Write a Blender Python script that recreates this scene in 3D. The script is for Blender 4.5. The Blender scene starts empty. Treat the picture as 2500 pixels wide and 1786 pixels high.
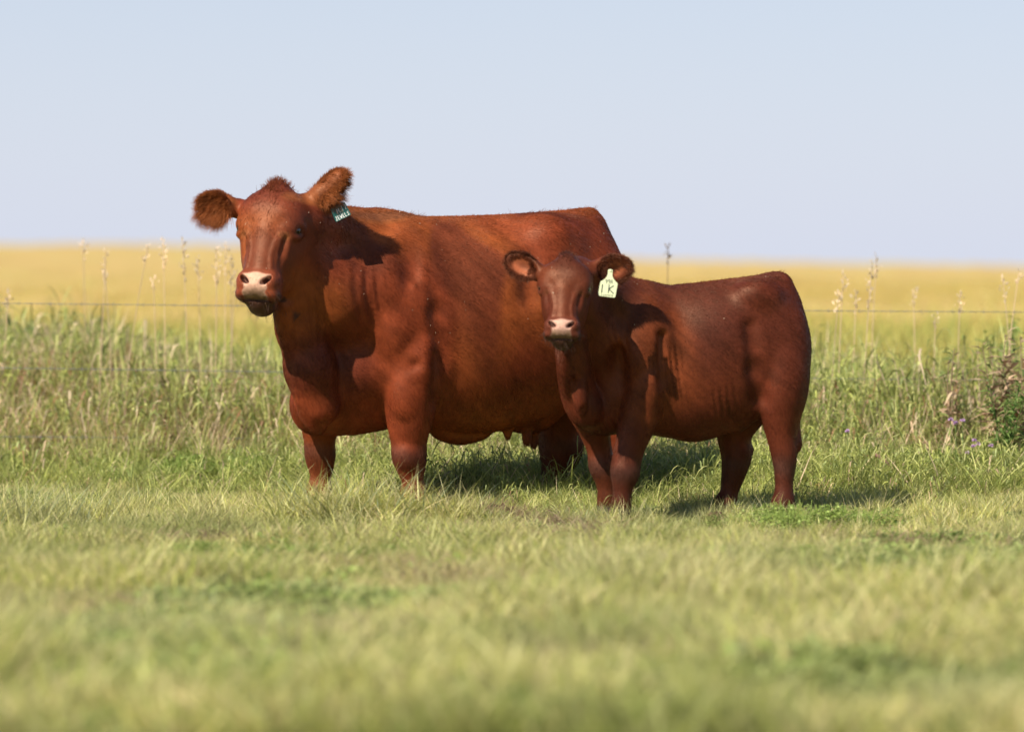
import bpy, math, random
import numpy as np

scene = bpy.context.scene
C = scene.collection

# ------------------------------------------------------------------ camera
EYE = 1.185                     # camera height in metres
FPX, CX, HY = 9900.0, 1250.0, 605.0   # focal length, centre column and eye level in photo pixels (2500 wide)
cam_data = bpy.data.cameras.new('camera')
cam_data.sensor_width = 36.0
cam_data.lens = FPX / 2500.0 * 36.0
cam_data.clip_start = 0.5
cam_data.clip_end = 6000.0
cam_data.dof.use_dof = True
cam_data.dof.focus_distance = 18.3
cam_data.dof.aperture_fstop = 1.5
cam_data.dof.aperture_blades = 0
cam = bpy.data.objects.new('camera', cam_data)
C.objects.link(cam)
cam.location = (0, 0, EYE)
PITCH = math.atan((893.0 - HY) / FPX)
cam.rotation_euler = (math.radians(90) - PITCH, 0, 0)
scene.camera = cam

# ------------------------------------------------------------------ light
SUN_DIR = np.array([0.45, 0.56, -0.70]); SUN_DIR /= np.linalg.norm(SUN_DIR)   # the way the light travels
SUN_EL = math.asin(-SUN_DIR[2])
SUN_AZ = math.atan2(-SUN_DIR[0], -SUN_DIR[1])
world = bpy.data.worlds.new('World'); scene.world = world
world.use_nodes = True
wn = world.node_tree.nodes; wl = world.node_tree.links
wn.clear()
sky = wn.new('ShaderNodeTexSky'); sky.sky_type = 'NISHITA'; sky.sun_disc = False
sky.sun_elevation = SUN_EL; sky.sun_rotation = SUN_AZ
sky.altitude = 1500; sky.air_density = 1.0; sky.dust_density = 0.3; sky.ozone_density = 3.0
bg = wn.new('ShaderNodeBackground'); bg.inputs['Strength'].default_value = 0.075
wo = wn.new('ShaderNodeOutputWorld')
# pale summer haze thickening evenly towards the horizon, all the way round
tcw = wn.new('ShaderNodeTexCoord'); sep = wn.new('ShaderNodeSeparateXYZ')
wl.new(tcw.outputs['Generated'], sep.inputs[0])
m1 = wn.new('ShaderNodeMath'); m1.operation = 'ABSOLUTE'; wl.new(sep.outputs['Z'], m1.inputs[0])
m2 = wn.new('ShaderNodeMath'); m2.operation = 'SUBTRACT'; m2.inputs[0].default_value = 1.0; wl.new(m1.outputs[0], m2.inputs[1])
m3 = wn.new('ShaderNodeMath'); m3.operation = 'POWER'; wl.new(m2.outputs[0], m3.inputs[0]); m3.inputs[1].default_value = 4.5
m4 = wn.new('ShaderNodeMath'); m4.operation = 'MULTIPLY'; wl.new(m3.outputs[0], m4.inputs[0]); m4.inputs[1].default_value = 0.97
hz = wn.new('ShaderNodeMix'); hz.data_type = 'RGBA'
hz.inputs[7].default_value = (6.55, 6.95, 8.2, 1)
wl.new(m4.outputs[0], hz.inputs[0]); wl.new(sky.outputs[0], hz.inputs[6]); wl.new(hz.outputs[2], bg.inputs['Color'])
wl.new(bg.outputs[0], wo.inputs['Surface'])
sun_data = bpy.data.lights.new('sun', 'SUN'); sun_data.energy = 5.0; sun_data.angle = math.radians(0.53)
sun_data.color = (1.0, 0.92, 0.80)
sun = bpy.data.objects.new('sun', sun_data); C.objects.link(sun)
from mathutils import Vector, Matrix
sun.rotation_euler = Vector(SUN_DIR).to_track_quat('-Z', 'Y').to_euler()
sun.location = (-8, 5, 12)
scene.view_settings.view_transform = 'Standard'; scene.view_settings.look = 'None'
scene.view_settings.exposure = 0.45; scene.view_settings.gamma = 1.0
scene.view_settings.use_curve_mapping = False
scene.render.engine = 'CYCLES'
scene.cycles.use_denoising = True
scene.cycles.max_bounces = 8
scene.cycles.transparent_max_bounces = 8
try:
    scene.cycles.denoiser = 'OPENIMAGEDENOISE'
except Exception:
    pass

# ------------------------------------------------------------------ small helpers
rng = np.random.default_rng(7)

def P(px, py, Y):
    """the world point at distance Y that the photograph shows at pixel (px, py)"""
    return np.array([(px - CX) * Y / FPX, Y, EYE - (py - HY) * Y / FPX])

def nrm(v):
    v = np.asarray(v, float)
    return v / (np.linalg.norm(v) + 1e-12)

def link(name, data, parent=None, kind=None, label=None, cat=None, group=None):
    o = bpy.data.objects.new(name, data)
    C.objects.link(o)
    if parent is not None:
        o.parent = parent
    tag(o, label, cat, group, kind)
    return o

def tag(o, label=None, cat=None, group=None, kind=None):
    if label: o['label'] = label
    if cat: o['category'] = cat
    if group: o['group'] = group
    if kind: o['kind'] = kind
    return o

def thing(name, label, cat, loc=(0, 0, 0), group=None):
    o = bpy.data.objects.new(name, None)
    C.objects.link(o)
    o.location = loc
    o.empty_display_size = 0.1
    return tag(o, label, cat, group)

def mesh_np(name, verts, faces, mat=None, tint=None, smooth=True):
    """verts (n,3); faces (m,k) array or list of arrays of one width each"""
    verts = np.asarray(verts, np.float32)
    groups = faces if isinstance(faces, list) else [faces]
    groups = [np.asarray(g, np.int32) for g in groups if len(g)]
    me = bpy.data.meshes.new(name)
    me.vertices.add(len(verts)); me.vertices.foreach_set('co', verts.ravel())
    nl = sum(g.size for g in groups); npoly = sum(len(g) for g in groups)
    me.loops.add(nl); me.loops.foreach_set('vertex_index', np.concatenate([g.ravel() for g in groups]))
    me.polygons.add(npoly)
    tot = np.concatenate([np.full(len(g), g.shape[1], np.int32) for g in groups])
    st = np.concatenate([[0], np.cumsum(tot)[:-1]]).astype(np.int32)
    me.polygons.foreach_set('loop_start', st)
    me.polygons.foreach_set('use_smooth', np.full(npoly, bool(smooth)))
    me.update(calc_edges=True)
    me.validate()
    if tint is not None:
        t = np.asarray(tint, np.float32)
        if t.shape[1] == 3: t = np.hstack([t, np.ones((len(t), 1), np.float32)])
        a = me.attributes.new('tint', 'FLOAT_COLOR', 'POINT'); a.data.foreach_set('color', t.ravel())
    if mat: me.materials.append(mat)
    return me

def tube_np(pts, rad, seg=8, cap=True):
    """verts and quads of a tube along pts"""
    pts = np.asarray(pts, float); n = len(pts)
    rad = np.full(n, rad) if np.isscalar(rad) else np.asarray(rad, float)
    tan = np.gradient(pts, axis=0); tan /= np.linalg.norm(tan, axis=1)[:, None] + 1e-12
    ref = np.array([0, 0, 1.0]) if abs(tan[0][2]) < .9 else np.array([1.0, 0, 0])
    V = []
    for i in range(n):
        a = nrm(np.cross(tan[i], ref)); b = np.cross(tan[i], a)
        th = np.linspace(0, 2 * np.pi, seg, endpoint=False)
        V.append(pts[i] + rad[i] * (np.cos(th)[:, None] * a + np.sin(th)[:, None] * b))
    V = np.concatenate(V)
    F = [[i * seg + j, i * seg + (j + 1) % seg, (i + 1) * seg + (j + 1) % seg, (i + 1) * seg + j] for i in range(n - 1) for j in range(seg)]
    if cap:
        V = np.vstack([V, pts[0], pts[-1]])
        c0, c1 = n * seg, n * seg + 1
        for j in range(seg):
            F.append([c0, (j + 1) % seg, j, c0]); F.append([c1, (n - 1) * seg + j, (n - 1) * seg + (j + 1) % seg, c1])
    return V, F

def fixf(F):
    q = [f for f in F if len(set(f)) == 4]; t = [[f[0], f[1], f[2]] for f in F if len(set(f)) == 3]
    out = []
    if q: out.append(np.array(q))
    if t: out.append(np.array(t))
    return out

class Bag:
    def __init__(self): self.V = []; self.F = []; self.T = []; self.n = 0
    def add(self, V, F, col=None):
        V = np.asarray(V, float)
        self.V.append(V); self.F += [[i + self.n for i in f] for f in F]; self.n += len(V)
        self.T.append(np.tile(np.array(col if col is not None else (1, 1, 1), float), (len(V), 1)))
    def mesh(self, name, mat, smooth=True):
        return mesh_np(name, np.vstack(self.V), fixf(self.F), mat, np.vstack(self.T), smooth)

# ------------------------------------------------------------------ material helpers
def new_mat(name):
    m = bpy.data.materials.new(name); m.use_nodes = True
    nt = m.node_tree; nt.nodes.clear()
    out = nt.nodes.new('ShaderNodeOutputMaterial')
    return m, nt, out

def N(nt, typ, **kw):
    n = nt.nodes.new(typ)
    for k, v in kw.items():
        if k in n.inputs: n.inputs[k].default_value = v
        else: setattr(n, k, v)
    return n

def simple_mat(name, col, rough=0.6, spec=0.4, metal=0.0, noise=0.15, scale=40.0):
    m, nt, out = new_mat(name)
    b = N(nt, 'ShaderNodeBsdfPrincipled'); b.inputs['Roughness'].default_value = rough
    b.inputs['Specular IOR Level'].default_value = spec; b.inputs['Metallic'].default_value = metal
    tc = N(nt, 'ShaderNodeTexCoord'); nz = N(nt, 'ShaderNodeTexNoise'); nz.inputs['Scale'].default_value = scale; nz.inputs['Detail'].default_value = 4
    mx = N(nt, 'ShaderNodeMix'); mx.data_type = 'RGBA'; mx.blend_type = 'MIX'
    mx.inputs[6].default_value = (*[c * (1 - noise) for c in col], 1); mx.inputs[7].default_value = (*[min(1, c * (1 + noise)) for c in col], 1)
    nt.links.new(tc.outputs['Object'], nz.inputs['Vector']); nt.links.new(nz.outputs['Fac'], mx.inputs[0])
    nt.links.new(mx.outputs[2], b.inputs['Base Color']); nt.links.new(b.outputs[0], out.inputs['Surface'])
    return m

# ------------------------------------------------------------------ sculpting: a distance field meshed once per animal
def axis_spacing(lo, hi, flo, fhi, fine, coarse):
    out = []
    a = lo
    while a < flo: out.append(a); a += coarse
    a = flo
    while a < fhi: out.append(a); a += fine
    a = fhi
    while a <= hi: out.append(a); a += coarse
    return np.array(out, np.float32)

class Field:
    def __init__(s, xs, ys, zs):
        s.ax = (xs, ys, zs); s.f = np.full((len(xs), len(ys), len(zs)), 9.0, np.float32)
    def _box(s, lo, hi):
        sl = []
        for a, l, h in zip(s.ax, lo, hi):
            sl.append(slice(int(np.searchsorted(a, l)), int(np.searchsorted(a, h))))
        return tuple(sl)
    def put(s, fn, lo, hi, k=0.02, sub=False):
        lo = np.asarray(lo) - k - 0.03; hi = np.asarray(hi) + k + 0.03
        sl = s._box(lo, hi)
        if any(q.stop <= q.start for q in sl): return
        X = s.ax[0][sl[0]][:, None, None]; Y = s.ax[1][sl[1]][None, :, None]; Z = s.ax[2][sl[2]][None, None, :]
        b = fn(X, Y, Z); a = s.f[sl]
        if sub:
            b = -b
            h = np.maximum(k - np.abs(a - b), 0) / k
            s.f[sl] = np.maximum(a, b) + h * h * k * .25
        else:
            h = np.maximum(k - np.abs(a - b), 0) / k
            s.f[sl] = np.minimum(a, b) - h * h * k * .25
    def disp(s, fn, lo, hi):
        """adds fn (a small signed offset that fades to 0 at the box) to the field"""
        sl = s._box(lo, hi)
        X = s.ax[0][sl[0]][:, None, None]; Y = s.ax[1][sl[1]][None, :, None]; Z = s.ax[2][sl[2]][None, None, :]
        s.f[sl] += fn(X, Y, Z)
    def cone(s, a, b, ra, rb, k=0.03, sub=False):
        a = np.asarray(a, float); b = np.asarray(b, float); d = b - a; L = float(d @ d) + 1e-9
        def fn(X, Y, Z):
            t = np.clip(((X - a[0]) * d[0] + (Y - a[1]) * d[1] + (Z - a[2]) * d[2]) / L, 0, 1)
            q = np.sqrt((X - a[0] - t * d[0]) ** 2 + (Y - a[1] - t * d[1]) ** 2 + (Z - a[2] - t * d[2]) ** 2)
            return q - (ra + (rb - ra) * t)
        r = max(ra, rb)
        s.put(fn, np.minimum(a, b) - r, np.maximum(a, b) + r, k, sub)
    def chain(s, pts, k=0.03, sub=False):
        if len(pts) > 2 and not sub and k < .05:      # smooth curve through the joints
            A = np.array([[*p, r] for p, r in pts]); x = np.arange(len(A), dtype=float)
            q = np.linspace(0, len(A) - 1, (len(A) - 1) * 4 + 1)
            A = np.stack([catmull(x, A[:, i], q) for i in range(4)], 1)
            pts = [(a[:3], a[3]) for a in A]; k = min(k, .02)
        for (a, ra), (b, rb) in zip(pts[:-1], pts[1:]):
            s.cone(a, b, ra, rb, k, sub)
    def ell(s, c, r, axes=None, k=0.03, sub=False):
        c = np.asarray(c, float); r = np.asarray(r, float)
        A = np.eye(3) if axes is None else np.array([nrm(v) for v in axes])
        def fn(X, Y, Z):
            dx, dy, dz = X - c[0], Y - c[1], Z - c[2]
            q0 = 0; q1 = 0
            for i in range(3):
                u = dx * A[i][0] + dy * A[i][1] + dz * A[i][2]
                q0 = q0 + (u / r[i]) ** 2; q1 = q1 + (u / r[i] ** 2) ** 2
            k0 = np.sqrt(q0); k1 = np.sqrt(q1)
            return np.where(k1 < 1e-6, -float(r.min()), k0 * (k0 - 1) / np.maximum(k1, 1e-6))
        ext = np.sqrt(((A * r[:, None]) ** 2).sum(0))
        s.put(fn, c - ext, c + ext, k, sub)
    def loft(s, line, st, k=0.03):
        """line: origin (x,Y) and yaw direction R (2D, rearwards); st rows: u, ztop, zbot, halfwidth, centre(0..1), power, v offset"""
        O, R = line
        st = np.array(st, float); o = np.argsort(st[:, 0]); st = st[o]
        u = st[:, 0]; uu = np.linspace(u[0], u[-1], 240)
        tab = np.stack([catmull(u, st[:, j], uu) for j in range(1, 7)], 1)
        def fn(X, Y, Z):
            U = (X - O[0]) * R[0] + (Y - O[1]) * R[1]
            V = (X - O[0]) * R[1] - (Y - O[1]) * R[0]
            Uc = np.clip(U, u[0], u[-1])
            g = [np.interp(Uc, uu, tab[:, j]) for j in range(6)]
            top, bot, w, ce, p, vo = g
            zc = bot + (top - bot) * ce
            dz = Z - zc
            hz = np.where(dz > 0, top - zc, zc - bot)
            rho = (np.abs((V - vo) / w) ** p + np.abs(dz / hz) ** p) ** (1 / p)
            m = np.minimum(w, hz)
            f = (rho - 1) * m
            du = np.abs(U - Uc)
            return np.where(du > 0, np.sqrt(np.maximum(f, 0) ** 2 + du ** 2) + np.minimum(f, 0) * (du < 1e-6), f)
        pts = [np.array([O[0] + R[0] * a + R[1] * b, O[1] + R[1] * a - R[0] * b]) for a in (u[0], u[-1]) for b in (-st[:, 3].max(), st[:, 3].max())]
        pts = np.array(pts)
        s.put(fn, [pts[:, 0].min(), pts[:, 1].min(), st[:, 2].min()], [pts[:, 0].max(), pts[:, 1].max(), st[:, 1].max()], k)
    def mesh(s):
        f = s.f; xs, ys, zs = s.ax
        ins = f < 0
        n = ins[:-1, :-1, :-1].astype(np.int8)
        cnt = np.zeros(n.shape, np.int8)
        for dx in (0, 1):
            for dy in (0, 1):
                for dz in (0, 1):
                    cnt += ins[dx:f.shape[0] - 1 + dx, dy:f.shape[1] - 1 + dy, dz:f.shape[2] - 1 + dz]
        act = (cnt > 0) & (cnt < 8)
        I, J, K = np.nonzero(act)
        idm = np.full(act.shape, -1, np.int32); idm[I, J, K] = np.arange(len(I))
        cor = [(0,0,0),(1,0,0),(0,1,0),(1,1,0),(0,0,1),(1,0,1),(0,1,1),(1,1,1)]
        val = np.stack([f[I + a, J + b, K + c] for a, b, c in cor], 1)
        pos = np.stack([np.stack([xs[I + a], ys[J + b], zs[K + c]], 1) for a, b, c in cor], 1)
        acc = np.zeros((len(I), 3)); w = np.zeros(len(I))
        for a in range(8):
            for b in range(a + 1, 8):
                if sum(abs(cor[a][i] - cor[b][i]) for i in range(3)) != 1: continue
                x = (val[:, a] < 0) != (val[:, b] < 0)
                t = val[x, a] / (val[x, a] - val[x, b])
                acc[x] += pos[x, a] + t[:, None] * (pos[x, b] - pos[x, a]); w[x] += 1
        V = acc / w[:, None]
        F = []
        for axn in range(3):
            o1, o2 = [(1, 2), (2, 0), (0, 1)][axn]
            sh = [slice(1, -1)] * 3; sh[axn] = slice(0, -1)
            a = ins[tuple(sh)]
            sh2 = list(sh); sh2[axn] = slice(1, None)
            b = ins[tuple(sh2)]
            e = np.nonzero(a != b)
            flip = a[e]
            idx = [e[0] + (axn != 0), e[1] + (axn != 1), e[2] + (axn != 2)]
            def cell(d1, d2):
                q = [idx[0].copy(), idx[1].copy(), idx[2].copy()]
                q[o1] = q[o1] - d1; q[o2] = q[o2] - d2
                return idm[q[0], q[1], q[2]]
            q = np.stack([cell(1, 1), cell(0, 1), cell(0, 0), cell(1, 0)], 1)
            q[~flip] = q[~flip][:, ::-1]
            F.append(q)
        F = np.concatenate(F); F = F[(F >= 0).all(1)]
        # two rounds of gentle relaxing takes the grid out of the surface
        for _ in range(3):
            nb = np.zeros_like(V); c = np.zeros(len(V))
            for i in range(4):
                for j in ((i + 1) % 4, (i + 3) % 4):
                    for q in range(3): nb[:, q] += np.bincount(F[:, i], V[F[:, j], q], len(V))
                    c += np.bincount(F[:, i], minlength=len(V))
            V = V * .5 + .5 * nb / np.maximum(c, 1)[:, None]
        return V, F

def catmull(x, y, q):
    m = np.zeros(len(x))
    m[1:-1] = (y[2:] - y[:-2]) / (x[2:] - x[:-2])
    m[0] = (y[1] - y[0]) / (x[1] - x[0]); m[-1] = (y[-1] - y[-2]) / (x[-1] - x[-2])
    i = np.clip(np.searchsorted(x, q) - 1, 0, len(x) - 2)
    h = x[i + 1] - x[i]; t = (q - x[i]) / h
    return (2*t**3 - 3*t**2 + 1) * y[i] + (t**3 - 2*t**2 + t) * h * m[i] + (-2*t**3 + 3*t**2) * y[i+1] + (t**3 - t**2) * h * m[i+1]

def vert_normals(V, F):
    a = V[F[:, 2]] - V[F[:, 0]]; b = V[F[:, 3]] - V[F[:, 1]]
    n = np.cross(a, b)
    out = np.zeros_like(V)
    for i in range(4):
        for q in range(3): out[:, q] += np.bincount(F[:, i], n[:, q], len(V))
    return out / (np.linalg.norm(out, axis=1)[:, None] + 1e-12)

def ss(a, b, x):
    t = np.clip((x - a) / (b - a), 0, 1)
    return t * t * (3 - 2 * t)

def vnoise(p, sc, seed=0):
    """smooth value noise at points p (n,3)"""
    p = np.asarray(p) / sc + seed * 17.31
    i = np.floor(p).astype(np.int64); f = p - i; f = f * f * (3 - 2 * f)
    out = 0
    for dx in (0, 1):
        for dy in (0, 1):
            for dz in (0, 1):
                h = (i[:, 0] + dx) * 73856093 ^ (i[:, 1] + dy) * 19349663 ^ (i[:, 2] + dz) * 83492791
                h = (h ^ (h >> 13)) * 1274126177 & 0x7fffffff
                v = (h % 10007) / 10007.0
                w = (f[:, 0] if dx else 1 - f[:, 0]) * (f[:, 1] if dy else 1 - f[:, 1]) * (f[:, 2] if dz else 1 - f[:, 2])
                out = out + v * w
    return out

def hair_object(name, parent, root, dirs, length, rad, tint, mat, curl=0.25, droop=0.0, pts=4, normals=None, kind='stuff', seed=0):
    """native hair curves: root (n,3), dirs (n,3) unit, length (n,), rad scalar or (n,)"""
    r = np.random.default_rng(seed)
    n = len(root)
    cu = bpy.data.hair_curves.new(name)
    cu.add_curves([pts] * n)
    t = np.linspace(0, 1, pts)
    pos = np.zeros((n, pts, 3))
    bend = r.normal(0, 1, (n, 3)); bend -= (bend * dirs).sum(1)[:, None] * dirs
    for i, a in enumerate(t):
        p = root + dirs * (length * a)[:, None] + bend * (length * curl * a * a)[:, None]
        p[:, 2] -= droop * length * a * a
        if normals is not None:    # lies down towards the skin
            p = p - normals * (length * 0.05 * a * a)[:, None]
        pos[:, i] = p
    cu.attributes['position'].data.foreach_set('vector', pos.astype(np.float32).ravel())
    ra = cu.attributes.get('radius') or cu.attributes.new('radius', 'FLOAT', 'POINT')
    rad = np.full(n, rad) if np.isscalar(rad) else rad
    ra.data.foreach_set('value', (rad[:, None] * (1 - .8 * t[None, :] ** 1.5)).astype(np.float32).ravel())
    tc = np.hstack([tint, np.ones((n, 1))]).astype(np.float32)
    at = cu.attributes.new('tint', 'FLOAT_COLOR', 'CURVE'); at.data.foreach_set('color', tc.ravel())
    cu.materials.append(mat)
    return link(name, cu, parent, kind=kind)

def scatter(V, F, n, weight, seed=0):
    """n random surface points; returns position, normal, vertex index"""
    r = np.random.default_rng(seed)
    T = np.vstack([F[:, [0, 1, 2]], F[:, [0, 2, 3]]])
    ar = np.linalg.norm(np.cross(V[T[:, 1]] - V[T[:, 0]], V[T[:, 2]] - V[T[:, 0]]), axis=1) * weight[T].mean(1)
    cs = np.cumsum(ar); cs /= cs[-1]
    i = np.minimum(np.searchsorted(cs, r.random(n)), len(T) - 1)
    a, b = r.random(n), r.random(n); s = a + b > 1; a[s] = 1 - a[s]; b[s] = 1 - b[s]
    t = T[i]
    p = V[t[:, 0]] + (V[t[:, 1]] - V[t[:, 0]]) * a[:, None] + (V[t[:, 2]] - V[t[:, 0]]) * b[:, None]
    return p, t
# ------------------------------------------------------------------ coat materials
def coat_mat(name, rough=0.5, bump=0.4, gloss=0.35):
    m, nt, out = new_mat(name)
    at = N(nt, 'ShaderNodeAttribute'); at.attribute_name = 'tint'
    tc = N(nt, 'ShaderNodeTexCoord')
    mp = N(nt, 'ShaderNodeMapping'); mp.inputs['Scale'].default_value = (1.0, 1.0, 0.55)
    nz = N(nt, 'ShaderNodeTexNoise'); nz.inputs['Scale'].default_value = 95; nz.inputs['Detail'].default_value = 5; nz.inputs['Roughness'].default_value = .7
    n2 = N(nt, 'ShaderNodeTexNoise'); n2.inputs['Scale'].default_value = 9; n2.inputs['Detail'].default_value = 4
    nt.links.new(tc.outputs['Object'], mp.inputs[0]); nt.links.new(mp.outputs[0], nz.inputs['Vector']); nt.links.new(tc.outputs['Object'], n2.inputs['Vector'])
    r1 = N(nt, 'ShaderNodeMapRange'); r1.inputs[1].default_value = .3; r1.inputs[2].default_value = .7; r1.inputs[3].default_value = .85; r1.inputs[4].default_value = 1.15
    r2 = N(nt, 'ShaderNodeMapRange'); r2.inputs[1].default_value = .3; r2.inputs[2].default_value = .7; r2.inputs[3].default_value = .85; r2.inputs[4].default_value = 1.15
    nt.links.new(nz.outputs['Fac'], r1.inputs[0]); nt.links.new(n2.outputs['Fac'], r2.inputs[0])
    mu = N(nt, 'ShaderNodeMath'); mu.operation = 'MULTIPLY'; nt.links.new(r1.outputs[0], mu.inputs[0]); nt.links.new(r2.outputs[0], mu.inputs[1])
    mx = N(nt, 'ShaderNodeVectorMath'); mx.operation = 'SCALE'
    nt.links.new(at.outputs['Color'], mx.inputs[0]); nt.links.new(mu.outputs[0], mx.inputs['Scale'])
    b = N(nt, 'ShaderNodeBsdfPrincipled'); b.inputs['Roughness'].default_value = rough
    b.inputs['Specular IOR Level'].default_value = gloss
    b.inputs['Specular Tint'].default_value = (1, .62, .42, 1)
    b.inputs['Sheen Weight'].default_value = .0; b.inputs['Sheen Roughness'].default_value = .45; b.inputs['Sheen Tint'].default_value = (1, .72, .6, 1)
    nt.links.new(mx.outputs[0], b.inputs['Base Color'])
    bp = N(nt, 'ShaderNodeBump'); bp.inputs['Strength'].default_value = bump; bp.inputs['Distance'].default_value = .006
    nt.links.new(nz.outputs['Fac'], bp.inputs['Height']); nt.links.new(bp.outputs[0], b.inputs['Normal'])
    nt.links.new(b.outputs[0], out.inputs['Surface'])
    return m

def hair_mat(name, rough=0.38, spec=.45, trans=.12):
    m, nt, out = new_mat(name)
    at = N(nt, 'ShaderNodeAttribute'); at.attribute_name = 'tint'
    b = N(nt, 'ShaderNodeBsdfPrincipled'); b.inputs['Roughness'].default_value = rough; b.inputs['Specular IOR Level'].default_value = spec
    b.inputs['Specular Tint'].default_value = (1, .62, .42, 1)
    tr = N(nt, 'ShaderNodeBsdfTranslucent'); mix = N(nt, 'ShaderNodeMixShader'); mix.inputs[0].default_value = trans
    nt.links.new(at.outputs['Color'], b.inputs['Base Color']); nt.links.new(at.outputs['Color'], tr.inputs['Color'])
    nt.links.new(b.outputs[0], mix.inputs[1]); nt.links.new(tr.outputs[0], mix.inputs[2]); nt.links.new(mix.outputs[0], out.inputs['Surface'])
    return m

MAT_SKIN = coat_mat('coat_and_skin', .48, .25, .36)
MAT_HAIR = hair_mat('coat_hair')
MAT_EYE = simple_mat('eye_wet_black', (.012, .008, .006), .06, .7)
MAT_LASH = simple_mat('pale_lash', (.45, .25, .12), .5)

class Frame:
    """head space: s to the picture's right, t down the face from the poll, n out of the face"""
    def __init__(f, O, fwd, tilt, sc=1.0, sw=1.0, roll=0.0):
        fwd = nrm([fwd[0], fwd[1], 0]); up = np.array([0, 0, 1.0])
        S = np.cross(up, -fwd) * -1
        if S[0] < 0: S = -S
        A = nrm(-up * math.cos(tilt) + fwd * math.sin(tilt)); Nn = nrm(fwd * math.cos(tilt) + up * math.sin(tilt))
        c, s = math.cos(roll), math.sin(roll)
        f.S, f.A = S * c + A * s, A * c - S * s
        f.N = Nn; f.O = np.asarray(O, float); f.sc = sc; f.sw = sw
    def __call__(f, s, t, n):
        return f.O + f.S * s * f.sw * f.sc + f.A * t * f.sc + f.N * n * f.sc
    def inv(f, V):
        d = V - f.O
        return d @ f.S / (f.sw * f.sc), d @ f.A / f.sc, d @ f.N / f.sc
    def r(f, a, b, c): return np.array([a * f.sw * f.sc, b * f.sc, c * f.sc])
    @property
    def ax(f): return (f.S, f.A, f.N)

def build_head(F, H, calf=False):
    sc = H.sc
    def E(s, t, n, rs, rt, rn, k=.03, sub=False, ax=None): F.ell(H(s, t, n), H.r(rs, rt, rn), ax or H.ax, k * sc, sub)
    def K(a, b, ra, rb, k=.03, sub=False): F.cone(H(*a), H(*b), ra * sc, rb * sc, k * sc, sub)
    E(0, .180, -.125, .126, .105, .10, .05)
    E(0, .064, -.105, .046, .058, .055, .10)
    for q in (-1, 1): E(q * .080, .172, -.10, .062, .066, .075, .07)
    E(0, .22, -.093, .108, .13, .083, .08)
    for q in (-1, 1):
        E(q * .098, .235, -.07, .04, .055, .045, .03)
        E(q * .052, .34, -.175, .068, .17, .10, .05)
        E(q * .075, .30, -.13, .045, .10, .09, .05)
        K((q * .035, .36, -.225), (q * .015, .565, -.150), .05, .044, .04)
    E(0, .37, -.09, .086, .17, .068, .05)
    K((0, .28, -.06), (0, .47, -.066), .054, .060, .05)
    # muzzle, lips, chin
    E(0, .518, -.080, .097, .066, .070, .035)
    for q in (-1, 1): E(q * .048, .495, -.060, .046, .048, .050, .03)
    for q in (-1, 1):
        E(q * .055, .553, -.075, .048, .034, .058, .02)
        E(q * .062, .505, -.03, .028, .038, .034, .02)
    E(0, .515, -.028, .058, .055, .036, .025)
    E(0, .586, -.120, .046, .030, .050, .035)
    E(0, .580, -.04, .10, .0028, .055, .008, True)
    for q in (-1, 1):      # comma-shaped nostrils
        c, s_ = .80, .60
        a1 = H.S * q * c - H.A * s_; a2 = H.S * q * s_ + H.A * c
        E(q * .045, .512, .006, .024, .0125, .034, .008, True, (a1, a2, H.N))
        E(q * .058, .498, .0, .016, .010, .03, .008, True, (a1, a2, H.N))
    # eyes: sockets and lids wrapped round the eyeball
    for q in (-1, 1):
        c = H(q * .106, .2475, -.078); o = nrm(H.S * q * .74 + H.N * .67); hd = nrm(H.N * .74 - H.S * q * .67); A = H.A
        F.ell(c, np.array([.0325] * 3) * sc, None, .012 * sc)
        for gam, R_, r_, k_ in ((60, .040, .012, .02), (34, .0345, .0060, .005), (-38, .0345, .0055, .005), (-60, .037, .009, .014)):
            g = math.radians(gam); up = o * math.cos(g) - A * math.sin(g)
            pts = [(c + (hd * math.sin(al) + up * math.cos(al)) * R_ * sc, r_ * sc) for al in np.radians([-75, -50, -25, 0, 25, 50, 78])]
            F.chain(pts, k_ * sc)
        F.cone(H(q * .078, .29, -.035), H(q * .072, .37, -.043), .004 * sc, .003 * sc, .02 * sc, True)
    # bony ridges and veins down the face
    for q in (-1, 1):
        K((q * .074, .262, -.038), (q * .058, .33, -.042), .013, .010, .03)
        K((q * .058, .33, -.036), (q * .062, .46, -.05), .010, .008, .022)
        F.chain([(H(q * .078, .262, -.034), .010 * sc), (H(q * .056, .32, -.026), .010 * sc), (H(q * .047, .39, -.022), .008 * sc), (H(q * .056, .455, -.028), .007 * sc)], .012 * sc)
        F.ell(H(q * .094, .37, -.040), H.r(.006, .065, .008), H.ax, .022 * sc, True)

def build_ear(F, base, c, e1, e2, e3, r, cup=.6, k=.025, rb=.04):
    """flattened cup: e1 along the ear, e2 across, e3 out of the hollow side"""
    e1 = nrm(e1); e3 = nrm(np.asarray(e3) - (np.asarray(e3) @ e1) * e1); e2 = np.cross(e1, e3)
    c = np.asarray(c, float)
    F.cone(base, c - e1 * r[0] * .45, rb, rb * .85, k)
    F.ell(c, r, (e1, e2, e3), k)
    F.ell(c - e1 * r[0] * .45, (r[0] * .6, r[1] * .72, r[2] * 1.15), (e1, e2, e3), k)
    F.ell(c + e1 * r[0] * .5 - e2 * r[1] * .1, (r[0] * .6, r[1] * .66, r[2] * .8), (e1, e2, e3), k)
    F.ell(c + e1 * r[0] * .05 + e3 * r[2] * (1.9 - cup), (r[0] * .86, r[1] * .74, r[2] * 1.2), (e1, e2, e3), .02, True)
    return e1, e2, e3

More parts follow.
